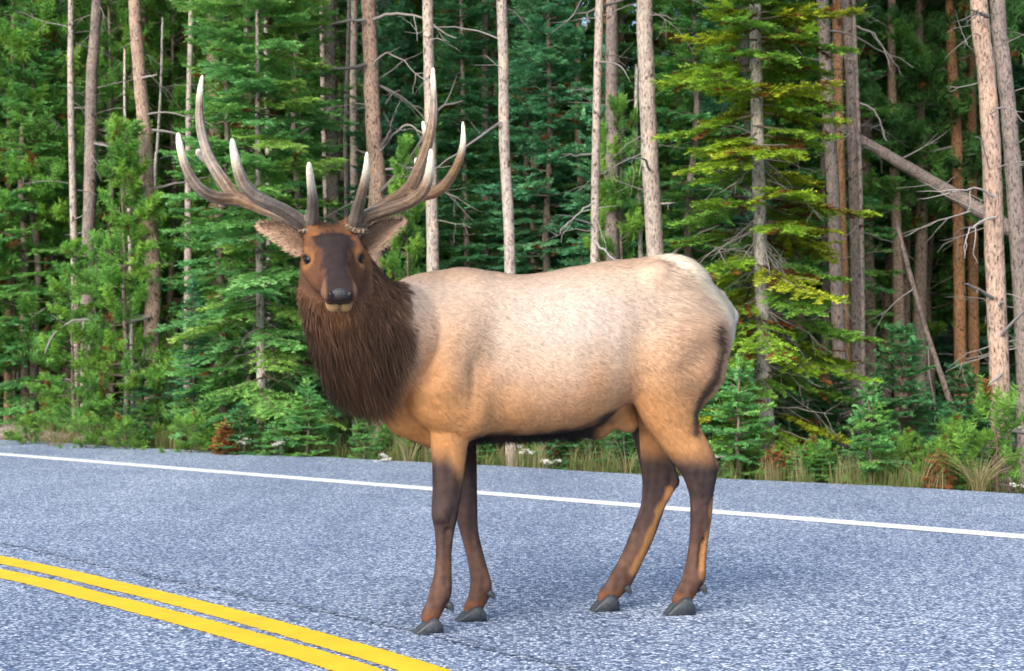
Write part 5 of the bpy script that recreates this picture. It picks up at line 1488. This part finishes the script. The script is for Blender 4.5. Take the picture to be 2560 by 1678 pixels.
# grass tufts one can tell apart at the near end
def tuft(x, Y, n, h, label, cols):
    px = at_view(x, Y); root = empty('grass_tuft', gp(px, Y)); tag(root, label, 'grass')
    az = rg.uniform(0, 6.28, n); hh = h * rg.uniform(.5, 1.1, n); mb = MB()
    for k in range(n):
        d = np.array([math.cos(az[k]), math.sin(az[k]), 0]); o = d * rg.uniform(0, .05); b = rg.uniform(.25, .9)
        t = np.linspace(0, 1, 5)
        pts = o + d * (hh[k] * b * t ** 1.7)[:, None] + np.array([0, 0, 1.0]) * (hh[k] * (t - .25 * b * t ** 3))[:, None]
        mb.tube(pts, np.linspace(.0035, .0012, 5), 3, np.array(cols[k % len(cols)]) * rg.uniform(.7, 1.3))
    bl = mb.build('blades', M_GRASS, root); bl['kind'] = 'stuff'
STRAW = [(.42, .36, .20), (.34, .30, .15), (.24, .25, .09)]
for x, Y, n, h, lab in ((2275, 12.0, 90, .40, 'big arching straw coloured grass tuft before the tan pine'), (2140, 12.35, 34, .42, 'sparse tall dry grass near the browning pine seedling'),
                        (1985, 12.9, 26, .40, 'thin dry grass stalks beside the thin stemmed sapling'), (590, 15.95, 44, .42, 'tall straw grass at the foot of the spruce trunk'),
                        (950, 14.8, 40, .40, 'dry grass stalks between the breast and the front legs'), (1240, 14.3, 50, .38, 'dry grass stalks seen below the belly'),
                        (1455, 13.85, 30, .40, 'tall dry grass between the hind legs and the thin trunk base'), (130, 17.2, 40, .45, 'dry grass before the fallen logs')):
    tuft(x, Y, n, h, lab, STRAW)
# white flowers
M_PETAL = tint_mat('white_petals', rough=.7, spec=.1, transl=.15)
def flower(x, Y, n, h, label):
    px = at_view(x, Y); root = empty('flower_plant', gp(px, Y)); tag(root, label, 'flowers')
    for k in range(n):
        az = rg.uniform(0, 6.28); o = np.array([math.cos(az), math.sin(az), 0]) * rg.uniform(0, .10); t = np.linspace(0, 1, 4)
        hh = h * rg.uniform(.6, 1.1); pts = o * (.3 + .7 * t)[:, None] + np.array([0, 0, 1.0]) * (hh * t)[:, None]
        m = MB(); m.tube(pts, np.linspace(.003, .002, 4), 4, (.16, .20, .12))
        for q in range(7):
            a2 = rg.uniform(0, 6.28); z_ = rg.uniform(.1, .85); pb = pts[0] * (1 - z_) + pts[-1] * z_
            d = np.array([math.cos(a2), math.sin(a2), .5]); s = np.array([-d[1], d[0], 0]) * .006
            m.add(np.array([pb - s, pb + s, pb + d * .05]), None, np.array([[0, 1, 2]]), (.20, .26, .17))
        m.build('stem', M_GRASS, root)
        f = MB()
        for q in range(26):
            c = pts[-1] + np.array([rg.normal(0, .018), rg.normal(0, .018), rg.normal(0, .007)]); s = rg.uniform(.004, .008)
            f.add(c + np.array([[1, 0, 0], [-1, 0, 0], [0, 1, 0], [0, -1, 0], [0, 0, 1], [0, 0, -1]]) * s, None, np.array([[0, 2, 4], [2, 1, 4], [1, 3, 4], [3, 0, 4], [2, 0, 5], [1, 2, 5], [3, 1, 5], [0, 3, 5]]), np.array([.78, .77, .70]) * rg.uniform(.75, 1))
        f.build('flower_head', M_PETAL, root, kind='stuff')
for x, Y, n, h, lab in ((560, 15.75, 4, .30, 'white flowers beside the rusty dead seedling'), (655, 15.4, 3, .24, 'white flowers just past the spruce trunk base'), (893, 14.75, 7, .16, 'low cluster of white flowers under the dark mane'),
                        (1215, 14.2, 4, .22, 'white flowers next to the mottled trunk base'), (1275, 14.0, 6, .12, 'white flower cluster under the belly'), (1858, 13.0, 3, .26, 'white flower heads below the yellow green spruce'),
                        (1680, 13.2, 3, .22, 'pale flowers behind the hock'), (2378, 11.75, 2, .12, 'single white flowers by the straw grass tuft')):
    flower(x, Y, n, h, lab)
# low green plants crowding the edge of the wood
def near_by(lab, x, y):
    v = (x / y * F_PX + 1280) / 1.0756
    return lab + (' at the verge before ' if edge_dist(x, y) < 1.1 else ' rooted near ') + min(LAND, key=lambda q: abs(q[0] - v))[1]
low = [('fir_sapling', 'sapling_a', 'knee high fir seedling', 'low fir seedlings at the edge of the wood', .30, .55),
       ('pine_seedling', 'pine_small', 'knee high pine seedling', 'low pine seedlings at the edge of the wood', .40, .75),
       ('fir_sapling', 'sapling_b', 'waist high dim fir', 'dim young firs under the trees', .40, .9)]
for k in range(140):
    q = low[k % 3]; t = rg.uniform(-.12, 1.1); d_ = rg.uniform(.45, 2.2) if k % 3 < 2 else rg.uniform(2.0, 7.0)
    xy = EDGE[0] + (EDGE[1] - EDGE[0]) * t + en * d_; s = rg.uniform(q[4], q[5])
    plant_tree(q[0], q[1], xy[0], xy[1], s, rg.uniform(0, 6), near_by(q[2], xy[0], xy[1]), q[3], sz=s * rg.uniform(.7, 1.1), cat='sapling')
# dead rusty seedlings
for x, Y, h, lab in ((523, 15.85, .45, 'rusty dead seedling beside the spruce trunk base'), (2180, 12.3, .34, 'rusty dry seedling with a green tip by the road'), (1795, 13.15, .3, 'brown dead seedling behind the hind hock'), (1850, 13.05, .32, 'rusty seedling among the white flower heads')):
    px = at_view(x, Y); root = empty('dead_seedling', gp(px, Y)); tag(root, lab, 'seedling')
    fo, tw = conifer('fir', int(x), h, h * .36, .03, .055, 5, [(.30, .115, .04), (.24, .10, .04)], shoot=.05, droop=.1)
    fo.build('crown', M_LEAF, root); tw.build('twigs', M_TWIG, root)['kind'] = 'stuff'
